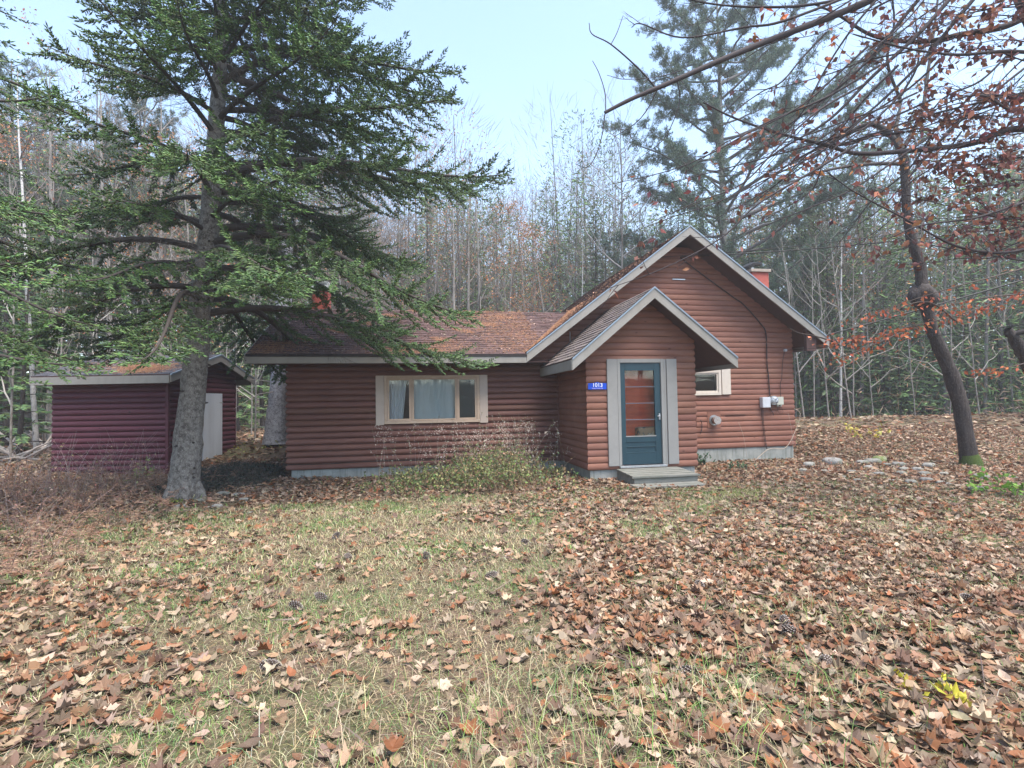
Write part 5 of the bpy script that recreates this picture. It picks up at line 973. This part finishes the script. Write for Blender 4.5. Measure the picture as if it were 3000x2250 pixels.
X, Y = scatter(80000, -14, 19, -6.5, 3, lambda x, y: litd(x, y), r); litter(g, X, Y, r, tm2, .10, .38)
X, Y = scatter(90000, -32, 46, 2, 34, lambda x, y: .8 + 0 * x, r); litter(g, X, Y, r, [curl(BEECH, 1.2, .3, .3)], .2, .4)
tag(g.build('fallen_leaves', M_LEAF), 'brown leaf litter spread round the cabin and under the trees', 'fallen leaves', kind='stuff')
# roof litter
g = G(); r = np.random.default_rng(66)
def roofpts(n, A, e, u, L1, L2, dens):
    a, b = r.random(n) * L1, r.random(n) * L2; k = r.random(n) < dens(a, b); return np.asarray(A) + np.outer(a[k], e) + np.outer(b[k], u)
up = unit(np.array([0, LRY + .55, LRZ - EZ])); upl = np.linalg.norm([LRY + .55, LRZ - EZ])
P = roofpts(5200, (-3.3, -.55, EZ + .015), np.array([1., 0, 0]), up, 6.3, upl, lambda a, b: .12 + .75 * np.exp(-b / .7) * (.4 + .6 * np.sin(a * 2.3 + 1.1) ** 2) + .5 * sstep(5.0, 6.2, a + .3 * b))
P = P[P[:, 0] < 2.4 + (P[:, 1] + .55) * .6]
NC = np.array([(.32, .19, .125), (.24, .135, .09), (.38, .25, .17), (.18, .11, .08)])
g.cards(P, tm2[2][0], rotmats(len(P), .3, r), r.uniform(.03, .075, len(P)), jit(NC, len(P), .2, .07, r), 0, tm2[2][1])
def needles(g, P, nrm, r, L_=.10):
    n = len(P); D = r.normal(0, 1, (n, 3)); D -= (D @ nrm)[:, None] * nrm; D += nrm * r.normal(0.02, .1, n)[:, None]; g.shoots(P + nrm * .012, D, r.uniform(.5, 1.3, n) * L_, .006, jit([(.40, .20, .11), (.33, .16, .09), (.46, .27, .16)], n, .15, .05, r))
nv = unit(np.cross([1., 0, 0], up)); P = roofpts(60000, (-3.3, -.55, EZ + .01), np.array([1., 0, 0]), up, 6.3, upl, lambda a, b: np.clip(1.3 * np.exp(-((b - .25 - .25 * np.sin(a * 1.7)) / .38) ** 2) * (np.sin(a * 1.9 + 1.4) * .5 + .5) ** 1.5 + .35 * sstep(4.7, 6.3, a + .4 * b) + .9 * (np.sin(a * 3.1 + 2 * b) * np.sin(b * 4 + a) > .82), 0, 1) * .8)
P = P[P[:, 0] < 2.4 + (P[:, 1] + .55) * .6]; needles(g, P, nv, r)
# main roof left slope
ul = unit(np.array([RX - xl, 0, RZ - zl])); P = roofpts(1500, (xl, -.55, zl + .015), np.array([0, 1., 0]), ul, 6, 4.9, lambda a, b: .5 + 0 * a); g.cards(P, tm2[2][0], rotmats(len(P), .3, r), r.uniform(.03, .075, len(P)), jit(NC, len(P), .2, .07, r), 0, tm2[2][1])
# porch left slope: dense grey tan debris
ul = unit(np.array([PX - pxl, 0, PZ - pzl])); npz = unit(np.cross(ul, [0, 1., 0])) * (1 if np.cross(ul, [0, 1., 0])[2] > 0 else -1); P = roofpts(2600, (pxl, PY, pzl + .012), np.array([0, 1., 0]), ul, 2.5, 2.15, lambda a, b: .75 - .2 * b + 0 * a); g.cards(P, tm2[2][0], rotmats(len(P), .3, r), r.uniform(.02, .055, len(P)), jit([(.30, .23, .19), (.38, .29, .24), (.24, .17, .14), (.14, .12, .12)], len(P), .2, .05, r), 0, tm2[2][1])
um = unit(np.array([RX - xl, 0, RZ - zl])); nm_ = unit(np.cross([0, -1., 0], um)); nm_ = nm_ * np.sign(nm_[2])
P = roofpts(60000, (xl, 3.0, zl + .02), np.array([0, -1., 0]), um, 3.55, 2.6, lambda a, b: .22 * np.exp(-np.maximum(0, b - (3.55 - a) * .8) / .55)); P = P[P[:, 2] > EZ + (P[:, 1] + .55) * .47 - .03]; needles(g, P, nm_, r, .08)
P = roofpts(5000, (xl, 3.0, zl + .02), np.array([0, -1., 0]), um, 3.55, 4.9, lambda a, b: .15 + .4 * np.exp(-b)); P = P[P[:, 2] > EZ + (P[:, 1] + .55) * .47 - .03]; g.cards(P, tm2[2][0], rotmats(len(P), .4, r), r.uniform(.03, .07, len(P)), jit(NC * 1.2, len(P), .2, .05, r), 0, tm2[2][1])
P = roofpts(3800, (-3.3, -.55, EZ + .02), np.array([1., 0, 0]), up, 7.2, upl, lambda a, b: .5 + 0 * a); P = P[P[:, 0] < 2.4 + (P[:, 1] + .55) * .6]; g.cards(P, tm2[2][0], rotmats(len(P), .5, r), r.uniform(.03, .07, len(P)), jit([(.36, .25, .18), (.28, .17, .12), (.44, .33, .26)], len(P), .2, .05, r), 0, tm2[2][1])
tag(g.build('roof_litter', M_LEAF), 'rusty needles and small leaves lying on the cabin roofs', 'roof litter', kind='stuff')
g = G(); c_, s_ = cos(SA), sin(SA); upS = unit(np.array([-s_ * (RB + .3), c_ * (RB + .3), RZs - ez])); eS = np.array([c_, s_, 0]); A0 = SO + np.array([-2.97 * c_ + .30 * s_, -2.97 * s_ - .30 * c_, ez + .01]); nS = unit(np.cross(eS, upS)); P = roofpts(26000, A0, eS, upS, 3.2, 2.1, lambda a, b: np.clip(1.2 * np.exp(-((b - .75 - .2 * np.sin(a * 2)) / .42) ** 2) * sstep(.3, 1.1, a) * (.55 + .45 * np.sin(a * 3.3 + b)), 0, 1) * .9); needles(g, P, nS, r)
P = roofpts(260, A0, eS, upS, 3.2, 2.1, lambda a, b: .7 + 0 * a); g.cards(P + nS * .01, tm2[2][0], rotmats(len(P), .3, r), r.uniform(.03, .07, len(P)), jit(NC * 1.2, len(P), .2, .07, r), 0, tm2[2][1])
tag(g.build('roof_litter', M_LEAF), 'rusty pine needle drifts lying on the shed roof', 'roof litter', kind='stuff')

# ---- grass
def grass(n, x0, x1, y0, y1, dens, hgt, wid, cols, lean, r, g):
    X, Y = scatter(n, x0, x1, y0, y1, dens, r); n = len(X); Z = gz(X, Y); h = hgt * r.uniform(.4, 1.3, n); a = r.uniform(0, 2 * pi, n); l = lean * r.uniform(.3, 1.5, n); w_ = wid * r.uniform(.7, 1.3, n)
    d = np.stack([np.cos(a), np.sin(a), 0 * a], 1); s = np.stack([-np.sin(a), np.cos(a), 0 * a], 1); P = np.stack([X, Y, Z], 1); up_ = np.array([0, 0, 1.])
    V = np.stack([P - s * w_[:, None], P + s * w_[:, None], P + d * (l * h * .45)[:, None] + up_ * (h * .62)[:, None] + s * w_[:, None] * .7, P + d * (l * h * .45)[:, None] + up_ * (h * .62)[:, None] - s * w_[:, None] * .7, P + d * (l * h * 1.2)[:, None] + up_ * (h * np.clip(1.0 - .25 * l, .3, 1))[:, None]], 1)
    F = np.arange(n)[:, None, None] * 5 + np.array([[0, 1, 2], [0, 2, 3], [3, 2, 4]])[None]; g.add(V.reshape(-1, 3), F.reshape(-1, 3), 0, np.repeat(jit(cols, n, .22, .08, r), 5, 0), False)
GC = np.array([(.13, .23, .06), (.19, .28, .08), (.11, .20, .085)]); SC_ = np.array([(.42, .36, .22), (.36, .30, .18), (.48, .42, .28), (.26, .22, .13)])
gd = lambda x, y: np.clip(1.05 - .8 * litd(x, y) + .25 * clump(x, y, 1.6, 3), .08, 1)
gg = lambda x, y: np.clip(sstep(-.1, .8, clump(x, y, 1.3, 5)) * (1.0 - .6 * litd(x, y)) + .12, 0, 1)
r = np.random.default_rng(88); g = G()
grass(95000, -5, 7, -11.2, -6.8, gd, .045, .0016, SC_, 1.6, r, g); grass(125000, -5, 7, -11.2, -6.8, gg, .045, .0017, GC, 1.1, r, g)
grass(5200, -1.2, 4, -10.3, -9.0, lambda x, y: np.exp(-((x - .7) / .9) ** 2), .15, .0020, np.vstack([SC_, GC]), .9, r, g)
grass(4200, 1.5, 5, -10.0, -8.3, lambda x, y: sstep(.2, .7, clump(x, y, 1.3, 1)), .11, .0020, np.vstack([SC_[:2], GC]), 1.1, r, g)
grass(75000, -7, 9, -6.8, -3.0, gd, .055, .003, SC_, 1.5, r, g); grass(105000, -7, 9, -6.8, -3.0, gg, .055, .003, GC, 1.1, r, g)
grass(9000, 3.9, 6.6, -4.8, -3.3, lambda x, y: np.exp(-(((x - 5.2) / .8) ** 2 + ((y + 4.0) / .4) ** 2)), .035, .004, np.array([(.20, .26, .06), (.24, .28, .08)]), 1.0, r, g)
grass(26000, -16, 18, -3.0, 12, lambda x, y: .35 + 0 * x, .12, .005, np.vstack([SC_, GC, [(.2, .13, .1)]]), 1.2, r, g)
tag(g.build('grass', M_LEAF), 'thin green and straw coloured grass growing through the leaves', 'grass', kind='stuff')
# small twigs and pine straw
g = G(); X, Y = scatter(26000, -6, 8, -11.2, -4.5, lambda x, y: .55 + 0 * x, r); n = len(X); D = np.stack([r.normal(0, 1, n), r.normal(0, 1, n), r.normal(0, .12, n)], 1); g.shoots(np.stack([X, Y, gz(X, Y) + .015], 1), D, r.uniform(.04, .16, n), .0028, jit([(.34, .20, .12), (.42, .30, .19), (.22, .15, .10)], n, .2, .06, r))
X, Y = scatter(500, -6, 12, -11, 1, lambda x, y: .5 + 0 * x, r); n = len(X); g.shoots(np.stack([X, Y, gz(X, Y) + .03], 1), np.stack([r.normal(0, 1, n), r.normal(0, 1, n), r.normal(0, .1, n)], 1), r.uniform(.2, .7, n), .009, jit([(.22, .17, .14)], n, .2, .05, r))
tag(g.build('twig_litter', M_LEAF), 'scattered pine straw and broken twigs among the leaves', 'twigs', kind='stuff')

# ---- brown bracken at left, weeds, shrubs
def stalks(g, gl, X, Y, r, H, col, lcol, nl, leaf, fern=False, lean=.35, rad=.0035):
    for x, y in zip(X, Y):
        h = H * r.uniform(.5, 1.2); z = float(gz(x, y)); a = r.uniform(0, 6.28); l = lean * r.uniform(.2, 1.4); m = 5; s = np.linspace(0, 1, m); C = np.stack([x + cos(a) * l * h * s ** 1.6, y + sin(a) * l * h * s ** 1.6, z - .02 + h * s * (1 - .25 * l * s)], 1); g.tube(C, np.linspace(rad, rad * .4, m), 3, 0, jit(col, 1, .2, .05, r)[0])
        k = r.integers(max(1, nl // 2), nl + 1); u = r.uniform(.25, 1, k) * (m - 1); i = np.minimum(u.astype(int), m - 2); P0 = C[i] + (C[i + 1] - C[i]) * (u - i)[:, None]
        if fern:
            d = r.normal(0, 1, (k, 3)); d[:, 2] = r.normal(.0, .5, k); d = unit(d)
            for p, v in zip(P0, d):
                L_ = r.uniform(.08, .24); q = np.linspace(.15, 1, 7); Q = p + v * (q * L_)[:, None]; sd_ = unit(np.cross(v, [0, 0, 1.])); g.tube([p, p + v * L_], [.0018, .001], 3, 0, (.2, .12, .08))
                for sg in (1, -1): gl.shoots(Q, sd_[None] * sg + v * .5 + r.normal(0, .2, (7, 3)), .045 * (1.2 - q) + .012, .010, jit(lcol, 7, .2, .07, r))
        else:
            gl.cards(P0, KITE, randrot(k, r), leaf * r.uniform(.6, 1.2, k), jit(lcol, k, .2, .08, r), 0, KF)
r = np.random.default_rng(101)
g = G(); gl = g
X, Y = scatter(3000, -9, -1.2, -7.6, 1.2, lambda x, y: np.clip(1.25 * sstep(.0, 1.6, -x - 2.5 - .22 * np.minimum(y + 7.4, 2.4) - .5 * clump(x, y, 1.2)), 0, 1) * .42, r)
k = (np.abs(X + 3.95) > .5) | (np.abs(Y + 1.95) > .5); X, Y = X[k], Y[k]
stalks(g, g, X, Y, r, .42, [(.24, .15, .11), (.30, .20, .15)], [(.27, .165, .11), (.21, .125, .09), (.33, .215, .145)], 5, .05, fern=True, lean=.9)
tag(g.build('bracken', M_LEAF), 'tangle of dead rusty bracken on the left side of the yard', 'bracken', kind='stuff')
g = G(); X, Y = scatter(900, -10, -3.4, -6.5, 1.0, lambda x, y: .8 * sstep(.0, 1.2, -x - 3.6 - .35 * (y + 4)), r); k = (np.abs(X + 3.95) > .55) | (np.abs(Y + 1.95) > .55); stalks(g, g, X[k], Y[k], r, .75, [(.27, .19, .17), (.34, .26, .24), (.20, .13, .11)], [(.30, .18, .13), (.38, .27, .19), (.24, .13, .10)], 7, .035, lean=.6, rad=.0035)
tag(g.build('dry_stalks', M_LEAF), 'thicket of thin purplish brown stems at the left edge of the yard', 'weeds', kind='stuff')
g = G(); X = r.uniform(-8.6, -5.0, 90); Y = r.uniform(-1.2, 1.0, 90); stalks(g, g, X, Y, r, 1.0, [(.30, .23, .22), (.36, .29, .27)], [(.36, .22, .16), (.45, .35, .2)], 2, .06, lean=.45, rad=.005)
for x, y in zip(X[:45], Y[:45]):
    z = float(gz(x, y)); p = np.array([x, y, z + r.uniform(.3, .8)]); g.shoots(np.tile(p, (4, 1)), r.normal(0, 1, (4, 3)) + [0, 0, .5], r.uniform(.2, .6, 4), .006, (.34, .27, .25))
tag(g.build('dry_stalks', M_LEAF), 'dry pale weed stalks standing before the shed wall', 'weeds', kind='stuff')
# weed clump in front of wing wall
g = G(); n = 1150; X = 1.15 + r.normal(0, .85, n); Y = -1.6 + r.normal(0, .85, n); k = (Y < -.12) & (X < 3.2 - .3 * (Y < -1)) & (X > -1.1); X, Y = X[k], Y[k]
hh = np.exp(-((X - 1.7) / 1.1) ** 2)
for lo_, hi_, H in ((0, .5, .36), (.5, .85, .55), (.85, 1.01, .75)):
    k = (hh >= lo_) & (hh < hi_); stalks(g, g, X[k], Y[k], r, H, [(.20, .16, .10), (.28, .2, .14)], [(.12, .17, .06), (.17, .22, .07), (.26, .25, .11), (.10, .13, .07), (.28, .18, .11)], 12, .058, lean=.5, rad=.003)
X = np.r_[r.uniform(-.8, 3.1, 60), r.normal(1.9, .45, 70)]; Y = r.uniform(-1.7, -.25, 130); stalks(g, g, X, Y, r, 1.25, [(.24, .17, .14), (.34, .27, .22)], [(.30, .25, .20), (.46, .42, .36), (.2, .21, .1)], 22, .034, lean=.4, rad=.0035)
for x, y in zip(X[::2], Y[::2]):
    z = float(gz(x, y)); p = np.array([x + r.normal(0, .1), y, z + r.uniform(.5, 1.15)]); g.shoots(p + r.normal(0, .05, (14, 3)), r.normal(0, 1, (14, 3)), .03, .02, (.45, .38, .33))
wc = tag(g.build('weed_clump', M_LEAF, None, 0, (1.4, -1.2, -.2)), 'tall tangled green and brown weed clump before the wing wall', 'weeds', kind='stuff')
# dark low ground cover between shed and cabin
g = G(); n = 9000; a = r.uniform(0, 6.28, n); q = np.sqrt(r.random(n)); X = -4.0 + q * np.cos(a) * 1.15; Y = .6 + q * np.sin(a) * 1.9 - .2; hz = .32 * (1 - q ** 2) * r.random(n) ** .5; k = X < -2.75; X, Y, hz = X[k], Y[k], hz[k]; n = len(X)
g.shoots(np.stack([X, Y, gz(X, Y) + hz], 1), r.normal(0, 1, (n, 3)) * [1, 1, .4] + [0, 0, .15], r.uniform(.06, .16, n), .02, jit([(.035, .045, .035), (.05, .06, .045), (.10, .09, .075), (.07, .05, .04)], n, .25, .06, r))
tag(g.build('ground_cover', M_LEAF), 'low dark evergreen mat between shed and cabin', 'ground cover', kind='stuff')
# individual small plants
def plant(name, loc, H, n, cols, leaf, label, cat='shrub', spread=.2, nl=9, stem=(.22, .17, .12)):
    root = empty(name, loc); tag(root, label, cat); gs_, gl_ = G(), G(); X = loc[0] + r.normal(0, spread, n); Y = loc[1] + r.normal(0, spread, n); stalks(gs_, gl_, X, Y, r, H, [stem], cols, nl, leaf, lean=.5, rad=.004); gs_.build('stem', M_TWIG, root, loc=loc); gl_.build('foliage', M_LEAF, root, loc=loc)
def pgz(px, py): p = ground_at(px, py); p[2] = float(gz(p[0], p[1])); return p
GL = [(.16, .30, .05), (.20, .36, .07)]; YL = [(.62, .55, .08), (.55, .46, .07)]
plant('green_shrub', pgz(2930, 1455), .42, 16, GL, .10, 'bright green leafy shrub beside the stones at right edge')
plant('yellow_sapling', pgz(2705, 2035), .13, 4, YL, .055, 'tiny yellow leaved sapling low among the leaves, left of the pair', 'sapling', .05, 8)
plant('yellow_sapling', pgz(2812, 2065), .13, 4, YL, .06, 'tiny yellow leaved sapling low among the leaves, right of the pair', 'sapling', .05, 8)
plant('fern', pgz(2060, 1365), .34, 12, [(.05, .11, .06), (.07, .14, .08)], .07, 'small dark green fern against the porch foundation', 'fern', .12, 14)
plant('fern', pgz(2165, 1375), .26, 10, [(.05, .11, .06), (.07, .14, .08)], .06, 'low spreading fern against the gable foundation', 'fern', .16, 14)
plant('green_sprig', pgz(430, 1400), .45, 7, [(.22, .30, .09), (.30, .36, .12)], .09, 'light green leafy sprig at the shed corner', 'shrub', .12, 8)
plant('green_sprig', pgz(385, 1415), .30, 5, [(.20, .26, .09), (.36, .38, .16)], .09, 'small yellow green sprig left of the shed corner post', 'shrub', .1, 6)
plant('green_sprig', pgz(640, 1392), .22, 5, [(.20, .30, .09)], .09, 'low green sprig below the white shed door', 'shrub', .1, 6)
plant('yellow_bush', pgz(760, 1325), .4, 8, [(.45, .40, .10), (.30, .30, .10)], .09, 'yellowing bush beside the pale trunk behind the cabin corner', 'shrub', .3, 8)
plant('yellow_bush', pgz(2500, 1290), .45, 9, [(.50, .42, .10), (.36, .32, .10)], .12, 'yellow leaved bush in the woods right of the cabin', 'shrub', .4, 8)
plant('low_shrub', pgz(2460, 1400), .5, 12, [(.30, .15, .10), (.24, .12, .08)], .05, 'bare reddish brush growing among the stones', 'shrub', .25, 10)
# bent bare vine in front of gable wall corner
g = G(); g.tube(spl([(8.15, -.35, -.15), (8.6, -.3, .12), (9.1, -.22, .12), (9.45, -.15, .5), (9.62, -.15, .95), (9.5, -.1, 1.1)], 6), .008, 5, 0, (.42, .34, .27)); g.tube(spl([(8.0, -.3, -.2), (7.95, -.25, .4), (7.85, -.2, .8)], 6), .004, 4, 0, (.4, .33, .27)); g.tube(spl([(9.2, -.4, -.2), (9.25, -.3, .5), (9.2, -.25, 1.0)], 6), .004, 4, 0, (.4, .33, .27))
tag(g.build('bare_vine', M_TWIG), 'bare looping vine stem against the right corner of the cabin', 'vine')
# ---- stones
def stone(px, py, wpx, label, grp, flat=.55, mossy=False):
    p = pgz(px, py); Zd = (p - CAM) @ CF; s = wpx * Zd / FPX / 2 * Zd / np.linalg.norm(p - CAM); rr = np.random.default_rng(int(px * 7 + py)); nu, nv = 16, 10; th, ph = np.meshgrid(np.arange(nu) / nu * 2 * pi, np.linspace(0, pi, nv)); q = 1 + .16 * np.sin(2 * th + rr.uniform(0, 6)) * np.sin(ph) + .10 * np.cos(3 * th + rr.uniform(0, 6)) * np.sin(2 * ph) + rr.normal(0, .025, th.shape)
    q[0] = q[0, 0]; q[-1] = q[-1, 0]; e = .75; cx = lambda t: np.sign(t) * np.abs(t) ** e
    V = np.stack([q * s * cx(np.cos(th) * np.sin(ph)), q * s * .8 * cx(np.sin(th) * np.sin(ph)), q * s * flat * cx(np.cos(ph))], -1).reshape(-1, 3); a = rr.uniform(-.5, .5); V = V @ np.array([[cos(a), sin(a), 0], [-sin(a), cos(a), 0], [0, 0, 1]])
    F = [[i * nu + j, (i + 1) * nu + j, (i + 1) * nu + (j + 1) % nu, i * nu + (j + 1) % nu] for i in range(nv - 1) for j in range(nu)]
    t_ = rr.uniform(.75, 1.2); g = G(); g.add(V, F, 0, (t_, t_, t_ * rr.uniform(.95, 1.08))); o = g.build('stone', M_MOSSR if mossy else M_ROCKA); o.location = (p[0], p[1], p[2] + s * flat * .30); tag(o, label, 'stone', grp)
M_ROCKA = mat('field_stone_tinted', (0.24, .235, .215), .85, [(5, (.14, .14, .12), .42, .65, .8, 6), (22, (.34, .34, .31), .55, .7, .6, 5), (3, (.16, .19, .09), .58, .7, .6, 6)], (14, .5, .03), attr=True)
M_MOSSR = mat('mossy_stone', (.14, .17, .06), .95, [(7, (.26, .26, .2), .5, .65, .8, 6)], (40, .8, .02))
rk = [(222, 345, 130), (170, 390, 90), (440, 320, 190), (710, 320, 110), (820, 315, 150), (870, 300, 170), (770, 360, 90), (945, 340, 80), (1060, 340, 120), (1100, 380, 110), (1080, 420, 120), (865, 425, 110), (1230, 385, 120), (1290, 420, 110), (1330, 350, 130), (1470, 420, 90), (990, 485, 80), (1170, 500, 120), (1315, 480, 120), (1435, 500, 90), (1520, 515, 80), (1825, 455, 170), (2105, 455, 90), (1780, 575, 170), (670, 480, 80), (540, 450, 70), (380, 400, 90), (620, 400, 80)]
rk.sort()
for i, (x, y, w_) in enumerate(rk):
    sz = 'large' if w_ >= 150 else ('small' if w_ <= 90 else 'mid sized'); ms = (x, y) == (870, 300)
    stone(2300 + x / 3.16, 1250 + y / 3.16 + 8, w_ / 3.16 * 1.05, ('mossy green boulder in the stone row' if ms else sz + ' grey field stone in the row right of the cabin, ' + ORD[i] + ' from the left'), 'stones in the row right of the cabin', mossy=ms)
rk2 = sorted([(710, 1475, 150), (640, 1420, 90), (860, 1480, 120), (900, 1525, 100), (490, 1535, 120), (600, 1525, 60), (290, 1590, 110), (650, 1590, 120), (975, 1650, 60), (560, 1600, 70)])
for i, (x, y, w_) in enumerate(rk2): stone(440 + x / 3.3175, 1000 + y / 3.3175 + 6, w_ / 3.3175, ('large ' if w_ > 115 else 'small ') + 'grey stone beside the foot of the big spruce, ' + ORD[i] + ' from the left', 'stones at the spruce foot', .42)
plant('moss_tuft', pgz(500, 1478), .10, 30, [(.14, .20, .03), (.18, .24, .05)], .05, 'bright green moss tuft at the foot of the big spruce', 'moss', .09, 8)
# ---- pine cones
def cone():
    g = G(); n = 90; i = np.arange(n); a = i * 2.39996; t = i / n; rad = .026 * np.sin(pi * (.12 + .85 * t)) ** .8; P = np.stack([t * .12 - .06, rad * .4 * np.cos(a), rad * .4 * np.sin(a) + .02], 1); D = np.stack([.35 + .5 * t, np.cos(a), np.sin(a)], 1)
    g.tube([(-.06, 0, .02), (0, 0, .02), (.055, 0, .02)], [.008, .013, .004], 6, 0, (.05, .035, .03)); g.shoots(P, D, rad * .9 + .006, .012, (.13, .10, .085), pos=.75)
    g.shoots(P + unit(D) * (rad * .8 + .004)[:, None], D, .005, .007, (.55, .52, .5), pos=.3); return g
cps = [(790, 2085 - 120), (865, 1787), (940, 1760), (985, 1577), (1250, 1636), (1440, 1695), (1540, 1597), (2015, 1985), (2310, 1860), (2050, 1725), (2300, 1835), (2830, 1765), (2420, 1952), (1020, 1640)]
pc = None
for i, (x, y) in enumerate(sorted(cps)):
    p = pgz(x, y)
    if pc is None: pc = cone().build('pine_cone', M_LEAF); o = pc
    else: o = pc.copy(); COL.objects.link(o)
    o.location = (p[0], p[1], p[2] + .012); o.rotation_euler = (0, r.normal(0, .2), r.uniform(0, 6.28)); tag(o, 'open pine cone with pale scale tips lying in the grass, ' + ORD[i] + ' from the left', 'pine cone', 'pine cones on the ground')
# ---- overhead cables
def cable(name, A, B, sag, rad, label):
    A, B = np.array(A, float), np.array(B, float); s = np.linspace(0, 1, 30); P = A + (B - A) * s[:, None]; P[:, 2] -= sag * 4 * s * (1 - s); g = G(); g.tube(P, rad, 5); tag(g.build(name, M_BLACK), label, 'cable')
cable('power_cable', (6.50, -.06, 4.90), at(3150, 640, -3.0), .12, .014, 'thick black power cable running from the gable peak to the right')
cable('service_wire', (6.0, -.06, 4.88), at(3150, 600, -2.9), .16, .008, 'thin wire strung just above the power cable from the gable peak')
cable('telephone_cable', (9.34, -.10, 2.585), at(3150, 930, -5.5), .05, .005, 'thin telephone wire leaving the round anchor at the right corner')
cable('overhead_line', (9.6, 1.9, 2.62), at(3150, 775, -1.0), .05, .022, 'dark sloping line rising right from behind the gable eave')
# fallen grey branches left background
r = np.random.default_rng(5)
g = G(); 
for k in range(26):
    p = pgz(r.uniform(0, 150), r.uniform(1300, 1370)); a = r.uniform(0, 6.28); L_ = r.uniform(.8, 2.2); d = np.array([cos(a), sin(a) * .5, r.uniform(.05, .7)]); g.tube([p, p + d * L_ * .5 + [0, 0, .05], p + d * L_], [.035, .03, .012], 5, 0, np.array([.36, .32, .29]) * r.uniform(.6, 1.1))
tag(g.build('brush_pile', M_TWIG), 'heap of pale dead branches left of the shed', 'brush', kind='stuff')

# ---- air
hm = bpy.data.materials.new('haze'); hm.use_nodes = True; hm.node_tree.nodes.clear(); hv = hm.node_tree.nodes.new('ShaderNodeVolumePrincipled'); hv.inputs['Color'].default_value = (.93, .96, 1, 1); hv.inputs['Density'].default_value = .0021; hv.inputs['Anisotropy'].default_value = .2
ho_ = hm.node_tree.nodes.new('ShaderNodeOutputMaterial'); hm.node_tree.links.new(hv.outputs[0], ho_.inputs['Volume'])
g = G(); g.box(-96, 106, -86, 106, -1.6, 33); tag(g.build('haze', hm), 'thin pale air over the clearing and woods', 'haze', kind='stuff')
